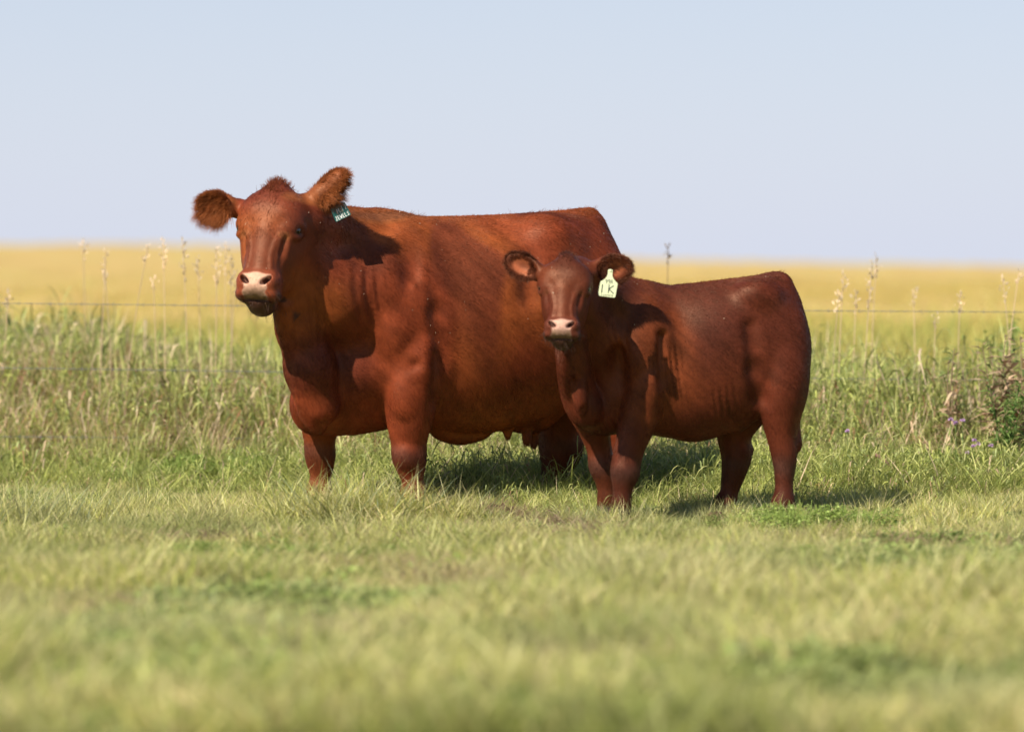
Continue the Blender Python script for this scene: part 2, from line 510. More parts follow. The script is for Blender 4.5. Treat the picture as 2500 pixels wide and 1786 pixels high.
def legs_feet(F, c, sc=1.0):
    """cloven hoof standing on the ground at c"""
    x, y = c[0], c[1]
    for q in (-1, 1):
        F.ell((x + q * .026 * sc, y - .012 * sc, .035 * sc), (.03 * sc, .05 * sc, .045 * sc), None, .012)
    F.ell((x, y + .005, .085 * sc), (.05 * sc, .05 * sc, .05 * sc), None, .02)

def cut_flat(V):
    V = V.copy(); V[:, 2] = np.maximum(V[:, 2], 0.003); return V

class Body:
    def __init__(s, px, Y, yaw):
        s.c, s.s = math.cos(yaw), math.sin(yaw)
        s.O = ((px - CX) * Y / FPX, Y)
        s.R = (s.c, s.s)
    def B(s, px, py, v=0.0):
        k = (px - CX) / FPX
        u = (k * (s.O[1] - s.c * v) - s.O[0] - s.s * v) / (s.c - s.s * k)
        Y = s.O[1] + s.s * u - s.c * v
        return P(px, py, Y)
    def u(s, px):
        k = (px - CX) / FPX
        return (k * s.O[1] - s.O[0]) / (s.c - s.s * k)
    def st(s, px, top, bot, w, ce=.5, p=2.3, vo=0.0):
        b = s.B(px, top, 0); b2 = s.B(px, bot, 0)
        return (s.u(px), b[2], b2[2], w, ce, p, vo)

def folds(Fd, a, b, amp, wl, rad, rough=.3, phase=0.):
    """skin folds running from a to b: ripples across that line, fading with distance from it"""
    a = np.asarray(a, float); b = np.asarray(b, float); d = b - a; L = np.linalg.norm(d); d = d / L
    side = nrm(np.cross(d, [0, 1, 0]))
    def fn(X, Y, Z):
        t = (X - a[0]) * d[0] + (Y - a[1]) * d[1] + (Z - a[2]) * d[2]
        w = (X - a[0]) * side[0] + (Y - a[1]) * side[1] + (Z - a[2]) * side[2]
        m = np.exp(-(w / rad) ** 2) * np.clip(np.minimum(t, L - t) / (.25 * L), 0, 1)
        ph = w / wl * 2 * np.pi + phase + 1.3 * np.sin(t * 14 + phase) * rough
        return amp * m * np.sin(ph)
    lo = np.minimum(a, b) - 2.2 * rad; hi = np.maximum(a, b) + 2.2 * rad
    Fd.disp(fn, lo, hi)

# ------------------------------------------------------------------ the cow
def build_cow():
    bd = Body(930, 18.3, math.radians(25)); B = bd.B
    H = Frame(P(667, 417, 17.72), (-.24, -.97), math.radians(21), 1.0, 1.0, roll=.05)
    xs = axis_spacing(-1.46, .62, -1.42, -.72, .0045, .0085)
    ys = axis_spacing(17.25, 19.25, 17.40, 17.92, .0045, .009)
    zs = axis_spacing(-.03, 1.60, .92, 1.58, .0045, .0085)
    F = Field(xs, ys, zs)
    S = [bd.st(775, 760, 1010, .13, .45), bd.st(805, 640, 1052, .20, .42), bd.st(850, 540, 1062, .23, .40, 2.1), bd.st(900, 512, 1055, .265, .42, 2.1),
         bd.st(960, 514, 1045, .31, .5), bd.st(1020, 527, 1048, .325, .54), bd.st(1100, 528, 1062, .36, .58, 2.15), bd.st(1200, 525, 1054, .38, .60, 2.1),
         bd.st(1300, 520, 1036, .37, .58, 2.15), bd.st(1370, 515, 1005, .325, .56), bd.st(1420, 513, 970, .275, .53),
         bd.st(1450, 528, 930, .225, .5), bd.st(1476, 565, 900, .17, .5), bd.st(1492, 610, 860, .12, .5)]
    F.loft((bd.O, bd.R), S, .03)
    # rump, pin bones, hips, thighs
    F.ell(B(1330, 590, .20), (.12, .10, .09), None, .14)
    F.ell(B(1330, 590, -.20), (.12, .10, .09), None, .14)
    for v in (.15, -.15):
        F.ell(B(1455 if v > 0 else 1395, 760, v), (.19, .15, .29), None, .10)
    F.ell(B(1432, 548, 0), (.07, .06, .05), None, .06)
    # shoulders and brisket
    F.ell(B(985, 740, .22), (.19, .12, .30), (nrm([1, .42, .15]), (-.39, .92, 0), (-.15, 0, 1)), .10)
    F.ell(B(1000, 905, .22), (.15, .11, .15), None, .08)
    F.ell(B(855, 760, -.18), (.16, .12, .28), None, .10)
    F.ell(B(860, 900, .12), (.15, .12, .13), None, .08)
    F.ell(B(770, 985, .0), (.115, .13, .14), None, .08)
    F.ell(B(905, 700, .25), (.11, .07, .16), None, .08)
    # neck
    F.chain([(P(745, 535, 17.84), .105), (P(835, 585, 18.12), .125), (B(940, 640, 0), .17)], .09)
    F.chain([(P(715, 600, 17.83), .115), (P(800, 720, 18.02), .18), (B(880, 800, 0), .20)], .09)
    F.chain([(P(700, 690, 17.83), .085), (P(730, 800, 17.93), .092), (P(755, 900, 17.96), .10), (P(775, 990, 18.0), .095)], .06)
    F.chain([(P(690, 745, 17.80), .05), (P(712, 860, 17.90), .035), (P(742, 975, 17.95), .035), (P(775, 1035, 18.0), .045)], .03)
    # near foreleg
    F.chain([(B(1010, 880, .22), .135), (B(1004, 960, .22), .118), (B(999, 1030, .21), .092), (B(998, 1080, .20), .070), (B(999, 1112, .20), .069),
             (B(1003, 1140, .20), .054), (B(1006, 1165, .20), .038), (B(1008, 1192, .20), .036), (B(1009, 1215, .20), .052)], .03)
    F.ell(B(990, 1112, .245), (.042, .03, .05), None, .03)
    legs_feet(F, B(1010, 1240, .2), 1.15)
    # far foreleg
    F.chain([(B(810, 940, -.17), .13), (B(785, 1020, -.18), .090), (B(780, 1070, -.19), .062), (B(781, 1108, -.2), .061), (B(783, 1140, -.2), .047),
             (B(782, 1165, -.2), .036), (B(781, 1192, -.2), .035), (B(780, 1212, -.2), .05)], .03)
    legs_feet(F, B(779, 1240, -.2), 1.1)
    # far hind leg
    F.chain([(B(1400, 860, -.17), .17), (B(1375, 980, -.19), .125), (B(1368, 1050, -.2), .100), (B(1370, 1092, -.2), .095), (B(1362, 1130, -.2), .070),
             (B(1354, 1165, -.2), .052), (B(1350, 1195, -.2), .046), (B(1348, 1212, -.2), .048)], .03)
    F.ell(B(1405, 1075, -.2), (.03, .03, .035), None, .03)
    legs_feet(F, B(1344, 1232, -.2), 1.1)
    # near hind leg (behind the calf)
    F.chain([(B(1470, 860, .16), .15), (B(1500, 980, .18), .10), (B(1525, 1060, .2), .075), (B(1528, 1095, .2), .065), (B(1524, 1135, .2), .05),
             (B(1522, 1180, .2), .042), (B(1520, 1215, .2), .046)], .03)
    legs_feet(F, B(1518, 1240, .2), 1.1)
    # udder and teats, navel fold
    F.ell(B(1292, 992, -.02), (.14, .12, .12), None, .05)
    for px, py, v in ((1240, 1046, .05), (1286, 1062, .05), (1304, 1068, -.03)):
        F.chain([(B(px, py - 30, v), .024), (B(px, py + 3, v), .019), (B(px - 1, py + 20, v), .012)], .012)
    F.chain([(B(1075, 1045, .04), .05), (B(1125, 1058, .02), .045), (B(1180, 1048, 0), .04)], .04)
    # tail down the back of the rump
    F.chain([(B(1440, 527, 0), .035), (B(1464, 565, -.02), .03), (B(1496, 640, -.02), .026), (B(1496, 760, -.03), .022), (B(1480, 900, -.04), .02)], .03)
    # shoulder blade, point of shoulder, forearm muscle, ribs and loin
    F.ell(B(960, 810, .28), (.06, .05, .08), None, .08)
    F.ell(B(1030, 880, .31), (.07, .045, .09), None, .05)
    F.ell(B(985, 965, .285), (.045, .035, .085), None, .05)
    F.chain([(B(948, 882, .36), .006), (B(985, 905, .37), .010), (B(1015, 890, .36), .006)], .05, True)
    F.ell(B(1010, 620, .33), (.03, .03, .10), None, .09, True)
    F.ell(B(1335, 575, .26), (.07, .05, .05), None, .07)
    F.chain([(B(1290, 640, .35), .01), (B(1300, 720, .39), .015)], .10, True)
    # creases behind the elbow, in front of the shoulder, flank
    F.chain([(B(1058, 620, .355), .012), (B(1076, 760, .375), .026), (B(1086, 880, .375), .036), (B(1082, 980, .34), .04)], .06, True)
    F.chain([(B(905, 930, .34), .01), (B(930, 1000, .33), .018)], .04, True)
    F.chain([(B(760, 880, .16), .008), (B(752, 960, .16), .014)], .03, True)
    folds(F, B(890, 640, .28), B(905, 820, .30), .0022, .050, .07, 1.2)
    folds(F, B(915, 640, .34), B(925, 800, .34), .0014, .023, .05, 1.2, 1.0)
    folds(F, P(760, 650, 17.85), P(790, 860, 17.9), .0012, .035, .05, 1.5, 2.0)
    build_head(F, H)
    # ears
    eL = build_ear(F, P(592, 512, 17.84), P(531, 500, 17.82), (-1, .10, .12), None, (.25, -1, -.28), (.070, .058, .028), cup=.30, rb=.046)
    eR = build_ear(F, P(742, 506, 17.84), P(799, 459, 17.80), (.72, -.25, .70), None, (.50, .80, -.25), (.100, .048, .026), cup=.30, rb=.046)
    V, Q = F.mesh(); del F
    V = cut_flat(V)
    return dict(V=V, Q=Q, H=H, B=B, ears=[(P(531, 500, 17.82), eL, (.070, .058, .028)), (P(799, 459, 17.80), eR, (.100, .048, .026))], bd=bd)

def build_calf():
    bd = Body(1570, 17.6, math.radians(12)); B = bd.B
    H = Frame(P(1381, 602, 17.07), (-.10, -.99), math.radians(21), .685, 1.13, roll=.02)
    xs = axis_spacing(-.06, 1.36, -.045, .55, .004, .0075)
    ys = axis_spacing(16.75, 18.05, 16.80, 17.25, .004, .0075)
    zs = axis_spacing(-.03, 1.24, .74, 1.23, .004, .0075)
    F = Field(xs, ys, zs)
    S = [bd.st(1425, 830, 1010, .07, .45), bd.st(1450, 765, 1045, .12, .42), bd.st(1490, 715, 1056, .165, .45), bd.st(1550, 698, 1058, .19, .5),
         bd.st(1620, 697, 1066, .20, .52), bd.st(1690, 691, 1078, .23, .60, 2.15), bd.st(1750, 684, 1066, .24, .60, 2.15), bd.st(1820, 676, 1035, .228, .56),
         bd.st(1875, 669, 990, .20, .52), bd.st(1912, 673, 940, .165, .5), bd.st(1938, 705, 900, .13, .5), bd.st(1955, 750, 860, .08, .5)]
    F.loft((bd.O, bd.R), S, .03)
    F.ell(B(1898, 690, 0), (.05, .04, .03), None, .05)
    F.ell(B(1850, 725, .15), (.09, .06, .06), None, .08)
    F.ell(B(1888, 850, .10), (.165, .11, .20), None, .07)
    F.ell(B(1860, 850, -.10), (.15, .10, .20), None, .07)
    # shoulders, brisket
    F.ell(B(1565, 830, .16), (.12, .085, .19), None, .08)
    F.ell(B(1575, 935, .14), (.10, .08, .10), None, .06)
    F.ell(B(1470, 850, -.10), (.12, .08, .16), None, .07)
    F.ell(B(1455, 990, .0), (.12, .11, .11), None, .06)
    # neck
    F.chain([(P(1408, 675, 17.22), .088), (P(1480, 735, 17.48), .12), (B(1560, 770, 0), .14)], .06)
    F.chain([(P(1402, 730, 17.20), .082), (P(1450, 830, 17.46), .125), (B(1510, 900, 0), .15)], .06)
    F.chain([(P(1392, 800, 17.22), .055), (P(1398, 880, 17.32), .066), (P(1410, 950, 17.42), .070), (P(1430, 1000, 17.45), .075)], .04)
    F.chain([(P(1382, 840, 17.20), .026), (P(1384, 905, 17.28), .030), (P(1397, 965, 17.39), .028), (P(1425, 1020, 17.42), .030)], .02)
    F.chain([(P(1404, 880, 17.31), .016), (P(1412, 930, 17.325), .026), (P(1417, 975, 17.335), .026), (P(1422, 1005, 17.35), .016)], .018)
    F.chain([(P(1392, 860, 17.27), .005), (P(1396, 930, 17.29), .006), (P(1402, 990, 17.305), .005)], .025, True)
    F.chain([(P(1425, 1000, 17.32), .004), (P(1445, 1030, 17.33), .006), (P(1475, 1040, 17.36), .005)], .03, True)
    F.ell(B(1540, 880, .20), (.05, .04, .07), None, .04)
    F.ell(B(1590, 950, .20), (.05, .035, .06), None, .04)
    F.ell(B(1838, 715, .17), (.05, .035, .035), None, .05)
    # near foreleg
    F.chain([(B(1575, 930, .14), .098), (B(1566, 990, .14), .085), (B(1552, 1045, .14), .069), (B(1539, 1090, .14), .056), (B(1529, 1130, .14), .054),
             (B(1526, 1155, .14), .053), (B(1522, 1180, .14), .036), (B(1520, 1205, .14), .030), (B(1518, 1232, .14), .036)], .02)
    F.ell(B(1520, 1148, .17), (.035, .025, .035), None, .02)
    legs_feet(F, B(1516, 1256, .14), .85)
    F.chain([(B(1435, 985, -.08), .095), (B(1452, 1050, -.09), .060), (B(1464, 1100, -.1), .045), (B(1470, 1135, -.1), .050), (B(1477, 1165, -.1), .038),
             (B(1481, 1195, -.1), .030), (B(1482, 1220, -.1), .034)], .02)
    legs_feet(F, B(1482, 1246, -.1), .8)
    # near hind leg
    F.chain([(B(1903, 880, .10), .13), (B(1905, 955, .115), .113), (B(1906, 1015, .12), .079), (B(1908, 1055, .12), .058), (B(1913, 1092, .12), .050), (B(1916, 1118, .12), .044),
             (B(1916, 1150, .12), .036), (B(1915, 1185, .12), .030), (B(1914, 1220, .12), .038), (B(1912, 1238, .12), .04)], .02)
    F.chain([(B(1940, 1020, .12), .014), (B(1946, 1065, .12), .013), (B(1944, 1092, .12), .019)], .03)
    legs_feet(F, B(1910, 1258, .12), .85)
    # far hind leg
    F.chain([(B(1850, 950, -.10), .12), (B(1805, 1020, -.11), .088), (B(1793, 1065, -.12), .065), (B(1799, 1105, -.12), .060), (B(1796, 1135, -.12), .050),
             (B(1788, 1170, -.12), .040), (B(1780, 1205, -.12), .030), (B(1774, 1228, -.12), .038)], .02)
    F.ell(B(1829, 1096, -.12), (.019, .02, .026), None, .015)
    legs_feet(F, B(1768, 1246, -.12), .8)
    # flank fold, navel, tail
    F.chain([(B(1840, 980, .10), .05), (B(1800, 1025, .06), .04)], .05)
    F.chain([(B(1905, 690, 0), .028), (B(1922, 715, -.03), .025), (B(1948, 790, -.04), .022), (B(1958, 880, -.04), .018), (B(1945, 980, -.04), .016), (B(1925, 1080, -.04), .022)], .03)
    # creases
    F.chain([(B(1612, 820, .22), .008), (B(1625, 930, .235), .014), (B(1632, 1010, .22), .022)], .05, True)
    F.chain([(B(1832, 800, .235), .010), (B(1845, 900, .235), .014), (B(1858, 975, .20), .02)], .06, True)
    F.ell(B(1510, 905, .20), (.04, .05, .10), None, .05, True)
    folds(F, B(1630, 830, .22), B(1655, 1010, .22), .0035, .026, .05, .5)
    folds(F, B(1500, 800, .18), B(1530, 900, .18), .002, .03, .05, .5, 1.)
    folds(F, B(1760, 930, .23), B(1770, 1040, .2), .003, .03, .06, .6, 2.)
    folds(F, B(1480, 1010, .06), B(1500, 1050, .06), .003, .02, .05, .8, 2.)
    build_head(F, H, True)
    eL = build_ear(F, P(1328, 670, 17.12), P(1279, 648, 17.12), (-.85, .15, .42), None, (.30, -1, -.20), (.074, .048, .022), cup=.9, rb=.032)
    eR = build_ear(F, P(1426, 668, 17.17), P(1492, 656, 17.21), (.98, .16, .10), None, (-.15, -1, -.25), (.082, .060, .022), cup=.9, rb=.035)
    V, Q = F.mesh(); del F
    V = cut_flat(V)
    return dict(V=V, Q=Q, H=H, B=B, ears=[(P(1279, 648, 17.12), eL, (.074, .048, .022)), (P(1492, 656, 17.21), eR, (.082, .060, .022))], bd=bd)

def mixc(a, b, m):
    return a * (1 - m[:, None]) + np.asarray(b) * m[:, None]

def paint(D, base, warm, dark, nose, is_calf):
    V, H = D['V'], D['H']
    n = len(V)
    s, t, nn = H.inv(V)
    col = np.tile(np.array(base, float), (n, 1))
    col = mixc(col, warm, ss(.42, .68, vnoise(V, .33, 1)) * .75)
    col = mixc(col, dark, ss(.50, .75, vnoise(V * [1, 1, .7], .19, 5)) * .7)
    col *= (.9 + .2 * vnoise(V, .035, 3))[:, None]
    inhead = (np.abs(s) < .17) & (t > -.05) & (t < .68) & (nn > -.33) & (nn < .1)
    h = inhead.astype(float)
    # knees and shanks are duller and darker
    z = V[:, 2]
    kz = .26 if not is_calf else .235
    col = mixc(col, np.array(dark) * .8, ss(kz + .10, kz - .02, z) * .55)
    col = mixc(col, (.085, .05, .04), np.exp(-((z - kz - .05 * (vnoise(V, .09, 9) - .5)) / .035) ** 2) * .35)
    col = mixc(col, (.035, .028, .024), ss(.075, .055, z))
    # muzzle
    pad = ss(.071, .061, np.abs(s) + .45 * np.clip(t - .487, 0, .030)  + .012 * (vnoise(V, .02, 4) - .5)) * ss(.470, .484, t + .004 * np.cos(s * 60)) * ss(.588, .578, t) * ss(-.085, -.06, nn) * h
    rim = ss(.125, .09, np.abs(s)) * ss(.44, .47, t) * ss(.60, .57, t) * ss(-.12, -.06, nn) * h
    col = mixc(col, np.array(base) * np.array([1.15, 1.35, 1.7]), rim * .7)
    col = mixc(col, nose, pad)
    sp = (vnoise(V, .005, 8) > .80) * (t > .50)
    col = mixc(col, (.10, .05, .035), pad * sp * .7)
    col = mixc(col, (.17, .10, .055), pad * ss(.522, .566, t) * (.6 + .5 * vnoise(V, .012, 14)).clip(0, 1))
    mouth = ss(.570, .588, t + .02 * np.clip(np.abs(s) - .05, 0, 1) * 4) * h * ss(-.20, -.17, nn)
    col = mixc(col, (.055, .027, .019), mouth * .9)
    lipc = ss(.085, .10, np.abs(s)) * ss(.53, .55, t) * h
    col = mixc(col, (.05, .03, .025), lipc * .8)
    # nostril linings
    for q in (-1, 1):
        d = np.sqrt(((s - q * .050) / .024) ** 2 + ((t - .507) / .015) ** 2)
        col = mixc(col, (.05, .018, .014), ss(1.2, .7, d) * ss(.0, -.010, nn) * h)
        ec = H(q * .106, .2475, -.078)
        d = np.linalg.norm((V - ec), axis=1) / H.sc
        col = mixc(col, (.035, .018, .012), ss(.047, .039, d) * h * .85)
        d = np.sqrt(((s - q * .090) / .026) ** 2 + ((t - .288) / .016) ** 2)
        col = mixc(col, (.30, .105, .04) if not is_calf else (.16, .05, .025), ss(1.4, .5, d) * h * .6)
    # hollow of the ears
    for c, (e1, e2, e3), r in D['ears']:
        d = V - c; a, b, g = d @ e1 / r[0], d @ e2 / r[1], d @ e3
        m = ss(1.0 if not is_calf else .85, .5, np.sqrt(a * a + (b + .15) ** 2)) * ss(-.004, .006, g + .004)
        col = mixc(col, (.42, .12, .05) if is_calf else (.20, .07, .028), m * .85)
        near = ss(1.5, 1.0, np.sqrt(a * a + b * b)) * (1 - m)
        if not is_calf: col = mixc(col, (.30, .095, .028), near * .6)
    # hair lies in streaks, back and down along the body
    Rr = D['bd'].R; fl = nrm([Rr[0] * .75, Rr[1] * .75, -.65]); ac = nrm([Rr[0] * .65, Rr[1] * .65, .75])
    st = vnoise(np.stack([V @ fl / 6, V @ ac, V[:, 1] * .3], 1), .016, 91) - .5
    st2 = vnoise(np.stack([V @ fl / 4, V @ ac, V[:, 1] * .3], 1), .045, 92) - .5
    col *= (1 + (.34 * st + .34 * st2) * (1 - pad) * (1 - .5 * h))[:, None]
    D['tint'] = col; D['pad'] = pad; D['mouth'] = mouth; D['inhead'] = h
    return D

def animal(D, name, label, cat, base_pt, seed, n_coat, hair_len, ear_col, poll_col, is_calf):
    V, Q, H = D['V'], D['Q'], D['H']
    root = thing(name, label, cat, base_pt)
    inv = np.array(base_pt)
    nz_ = vert_normals(V, Q)
    V = V + nz_ * (D['pad'] * .0022 * H.sc * (vnoise(V, .0065 * H.sc, 95) - .5))[:, None]; D['V'] = V
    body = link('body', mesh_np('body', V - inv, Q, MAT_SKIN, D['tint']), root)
    nv = vert_normals(V, Q)
    for q in (-1, 1):
        c = H(q * .106, .2475, -.078) + nrm(H.S * q * .74 + H.N * .67) * .0095 * H.sc; me = sphere_mesh('eye', .0335 * H.sc, MAT_EYE)
        o = link('eye', me, root); o.location = c - inv
    # short coat
    R = np.array([D['bd'].R[0], D['bd'].R[1], 0])
    w = np.ones(len(V)); w[D['pad'] > .3] = 0; w[V[:, 2] < .07] = 0
    w[nv[:, 1] > .35] *= .25
    pts, tv = scatter(V, Q, n_coat, w, seed)
    nn_ = nv[tv].mean(1); nn_ /= np.linalg.norm(nn_, axis=1)[:, None] + 1e-9
    tint = D['tint'][tv].mean(1)
    r = np.random.default_rng(seed + 1)
    hh = D['inhead'][tv].mean(1)[:, None]
    flow = R * .75 + np.array([0, 0, -.65])
    flow = flow * (1 - hh) + hh * (-H.A * .2 + H.S * 0 + (pts - H(0, .27, -.1)) * 4.0)
    low = ss(.62, .45, pts[:, 2])[:, None]
    flow = flow * (1 - low * .8) + low * np.array([.1, 0, -1.0])
    wob = np.stack([vnoise(pts, .10, 20 + i) - .5 for i in range(3)], 1) * 1.4
    flow = flow + wob * .55
    flow -= (flow * nn_).sum(1)[:, None] * nn_
    flow /= np.linalg.norm(flow, axis=1)[:, None] + 1e-9
    d = flow + nn_ * .085 + r.normal(0, .055, pts.shape)
    d /= np.linalg.norm(d, axis=1)[:, None]
    L = hair_len * (.6 + .8 * r.random(len(pts))) * (1 - .5 * hh[:, 0])
    tcol = tint * (.88 + .24 * r.random((len(pts), 1))) * (.82 + .36 * vnoise(pts * [1, 1, .35], .016, 71))[:, None]
    hair_object('coat', root, pts - nn_ * .001 - inv, d, L, .00055, tcol, MAT_HAIR, .08, .0, 3, nn_, seed=seed)
    # ear fringes
    P_, D_, L_, T_ = [], [], [], []
    for c, (e1, e2, e3), er in D['ears']:
        m = 15000 if not is_calf else 8000
        th = r.random(m) * 2 * np.pi
        inner = r.random(m) < (.60 if not is_calf else .48)
        rad = np.where(inner, (np.sqrt(r.random(m)) if not is_calf else .50 + .48 * r.random(m)), .80 + .20 * r.random(m))
        a, b = np.cos(th) * rad, np.sin(th) * rad
        keep = ~((a < -.7) & ~inner); a, b, inner = a[keep], b[keep], inner[keep]; th = th[keep]
        dome = np.sqrt(np.clip(1 - a * a - b * b, 0, 1)) * er[2] * .9
        back = r.random(len(a)) < .5
        off = np.where(back, -dome, np.where(inner, er[2] * ((.35 if not is_calf else -.25) + .5 * rad[keep] ** 2), er[2] * .3))
        p = c + a[:, None] * er[0] * e1 + b[:, None] * er[1] * e2 + off[:, None] * e3
        outw = a[:, None] * e1 + b[:, None] * e2
        dd = e1 * 1.15 + outw * .75 + e3 * np.where(back, -.15, .25)[:, None] + np.array([0, 0, -.25]) + r.normal(0, .16, p.shape) + (np.stack([vnoise(p, .012, 80 + i) for i in range(3)], 1) - .5) * .9
        dd[inner & ~back] += e3 * .3 + outw[inner & ~back] * .3
        dd /= np.linalg.norm(dd, axis=1)[:, None]
        dd[:, 2] -= (.3 if not is_calf else .1) * (p[:, 2] < c[2] - .02); dd /= np.linalg.norm(dd, axis=1)[:, None]
        P_.append(p); D_.append(dd); L_.append((1 + (.45 if not is_calf else 0) * (p[:, 2] < c[2] - .02)) * (.014 + .022 * r.random(len(a)) + .014 * (inner & ~back)) * (1.0 if not is_calf else .72))
        cc = np.array(ear_col) * (.55 + .8 * r.random((len(a), 1))); cc = np.where((b[:, None] > .2), cc * .8, cc)
        T_.append(cc)
    P_ = np.vstack(P_)
    hair_object('ear_fringe', root, P_ - inv, np.vstack(D_), np.concatenate(L_), .00065, np.vstack(T_), MAT_HAIR, .16, .20, 4, seed=seed + 3)
    # poll tuft and curls on the forehead
    m = 3200 if not is_calf else 1200
    s_ = r.normal(0, .045, m); t_ = .01 + np.abs(r.normal(0, .05, m)); 
    base = np.array([H(a, b, -.02) for a, b in zip(s_, t_)])
    # drop the roots on to the skin: nearest sampled vertex
    hv = np.nonzero((D['inhead'] > 0) & (H.inv(V)[1] < .16) & (H.inv(V)[2] > -.16))[0]
    idx = hv[r.integers(0, len(hv), m)]
    sv, tv2, nv2 = H.inv(V[idx]); wgt = np.exp(-(sv / .042) ** 2 - (np.clip(tv2 - .03, 0, 1) / .06) ** 2)
    idx = idx[r.random(m) < wgt]
    p = V[idx]; nn2 = nv[idx]
    dd = nn2 * .9 + np.array([0, 0, .5]) + r.normal(0, .30, p.shape); dd /= np.linalg.norm(dd, axis=1)[:, None]
    hair_object('poll_tuft', root, p - inv, dd, (.010 + .020 * r.random(len(p))) * (1.0 if not is_calf else .6), .0008,
                np.array(poll_col) * (.6 + .8 * r.random((len(p), 1))), MAT_HAIR, .22, .1, 4, seed=seed + 4)
    # longer curls on the brow, parting down the forehead
    hv = np.nonzero((D['inhead'] > 0) & (H.inv(V)[1] > .05) & (H.inv(V)[1] < .31) & (np.abs(H.inv(V)[0]) < .12) & (H.inv(V)[2] > -.15))[0]
    idx = hv[r.integers(0, len(hv), 1500 if not is_calf else 500)]
    sv, tv2, _n = H.inv(V[idx]); keep = (np.sqrt((sv / .030) ** 2 + ((tv2 - .245) / .02) ** 2) > .7); idx, sv, tv2 = idx[keep], sv[keep], tv2[keep]
    fl = H.S[None] * (sv[:, None] * 6 + (vnoise(V[idx], .03, 61)[:, None] - .5) * 2.0) + H.A[None] * ((tv2[:, None] - .10) * 5 + .3 + (vnoise(V[idx], .03, 62)[:, None] - .5) * 2.0)
    fl -= (fl * nv[idx]).sum(1)[:, None] * nv[idx]; fl /= np.linalg.norm(fl, axis=1)[:, None]
    dd = fl + nv[idx] * .14 + r.normal(0, .08, fl.shape); dd /= np.linalg.norm(dd, axis=1)[:, None]
    hair_object('brow_hair', root, V[idx] - inv, dd, (.008 + .009 * r.random(len(idx))) * (1.0 if not is_calf else .55), .0006,
                D['tint'][idx] * (.7 + .35 * r.random((len(idx), 1))), MAT_HAIR, .18, .05, 4, nv[idx], seed=seed + 9)
    # lashes
    pl, dl = [], []
    for q in (-1, 1):
        for i in range(26):
            a = i / 25
            p0 = H(q * (.113 + .024 * a), .228 + .002 * a, -.042 - .042 * a)
            dd = H.S * q * (.7 + .3 * a) + H.N * (.75 - .5 * a) + H.A * .45 + r.normal(0, .12, 3)
            pl.append(p0); dl.append(nrm(dd))
    pl = np.array(pl); dl = np.array(dl)
    hair_object('eyelashes', root, pl - inv, dl, np.full(len(pl), .019 * H.sc), .0007, np.tile([.42, .22, .11], (len(pl), 1)), MAT_HAIR, .15, .35, 4, seed=seed + 5)
    # whiskers on muzzle and chin
    hv = np.nonzero((D['inhead'] > 0) & (D['pad'] < .2) & (H.inv(V)[1] > .54) & (nv[:, 1] < .3))[0]
    idx = hv[r.integers(0, len(hv), 150 if not is_calf else 70)]
    dd = nv[idx] * 1.0 + np.array([0, 0, -.5]) + r.normal(0, .25, (len(idx), 3)); dd /= np.linalg.norm(dd, axis=1)[:, None]
    hair_object('whiskers', root, V[idx] - inv, dd, .012 + .016 * r.random(len(idx)), .0005, np.tile([.06, .035, .03], (len(idx), 1)), MAT_HAIR, .2, .3, 4, seed=seed + 6)
    # chaff and seeds caught in the coat
    up = np.nonzero((nv[:, 2] > -.1) & (nv[:, 1] < .2) & (V[:, 2] > .75) & (D['pad'] < .1))[0]
    idx = up[r.integers(0, len(up), 60 if not is_calf else 16)]
    dd = r.normal(0, 1, (len(idx), 3)); dd -= (dd * nv[idx]).sum(1)[:, None] * nv[idx]; dd /= np.linalg.norm(dd, axis=1)[:, None]
    hair_object('chaff', root, V[idx] + nv[idx] * .006 - inv, dd, .002 + .007 * r.random(len(idx)) ** 3, .0013, np.tile([.70, .55, .38], (len(idx), 1)), MAT_HAIR, .1, .0, 3, seed=seed + 8)
    # bristle along the backline
    top = np.nonzero((nv[:, 2] > .86) & (V[:, 2] > (1.15 if not is_calf else .98)) & (D['inhead'] < .5))[0]
    idx = top[r.integers(0, len(top), 3600 if not is_calf else 2000)]
    dd = R * .8 + np.array([0, 0, .55]) + r.normal(0, .3, (len(idx), 3)); dd /= np.linalg.norm(dd, axis=1)[:, None]
    cl = ss(.62, .8, vnoise(V[idx], .05, 33))
    hair_object('back_hair', root, V[idx] - inv, dd, .005 + .009 * r.random(len(idx)) + .016 * cl, .0006, D['tint'][idx] * (.65 + .5 * r.random((len(idx), 1))), MAT_HAIR, .3, .1, 4, seed=seed + 7)
    return root, body, nv

def sphere_mesh(name, r, mat, seg=20, rings=12, sc=(1, 1, 1)):
    V, F = [], []
    for i in range(rings + 1):
        a = math.pi * i / rings
        for j in range(seg):
            b = 2 * math.pi * j / seg
            V.append((r * sc[0] * math.sin(a) * math.cos(b), r * sc[1] * math.sin(a) * math.sin(b), r * sc[2] * math.cos(a)))
    for i in range(rings):
        for j in range(seg):
            F.append([i * seg + j, (i + 1) * seg + j, (i + 1) * seg + (j + 1) % seg, i * seg + (j + 1) % seg])
    return mesh_np(name, V, np.array(F), mat)

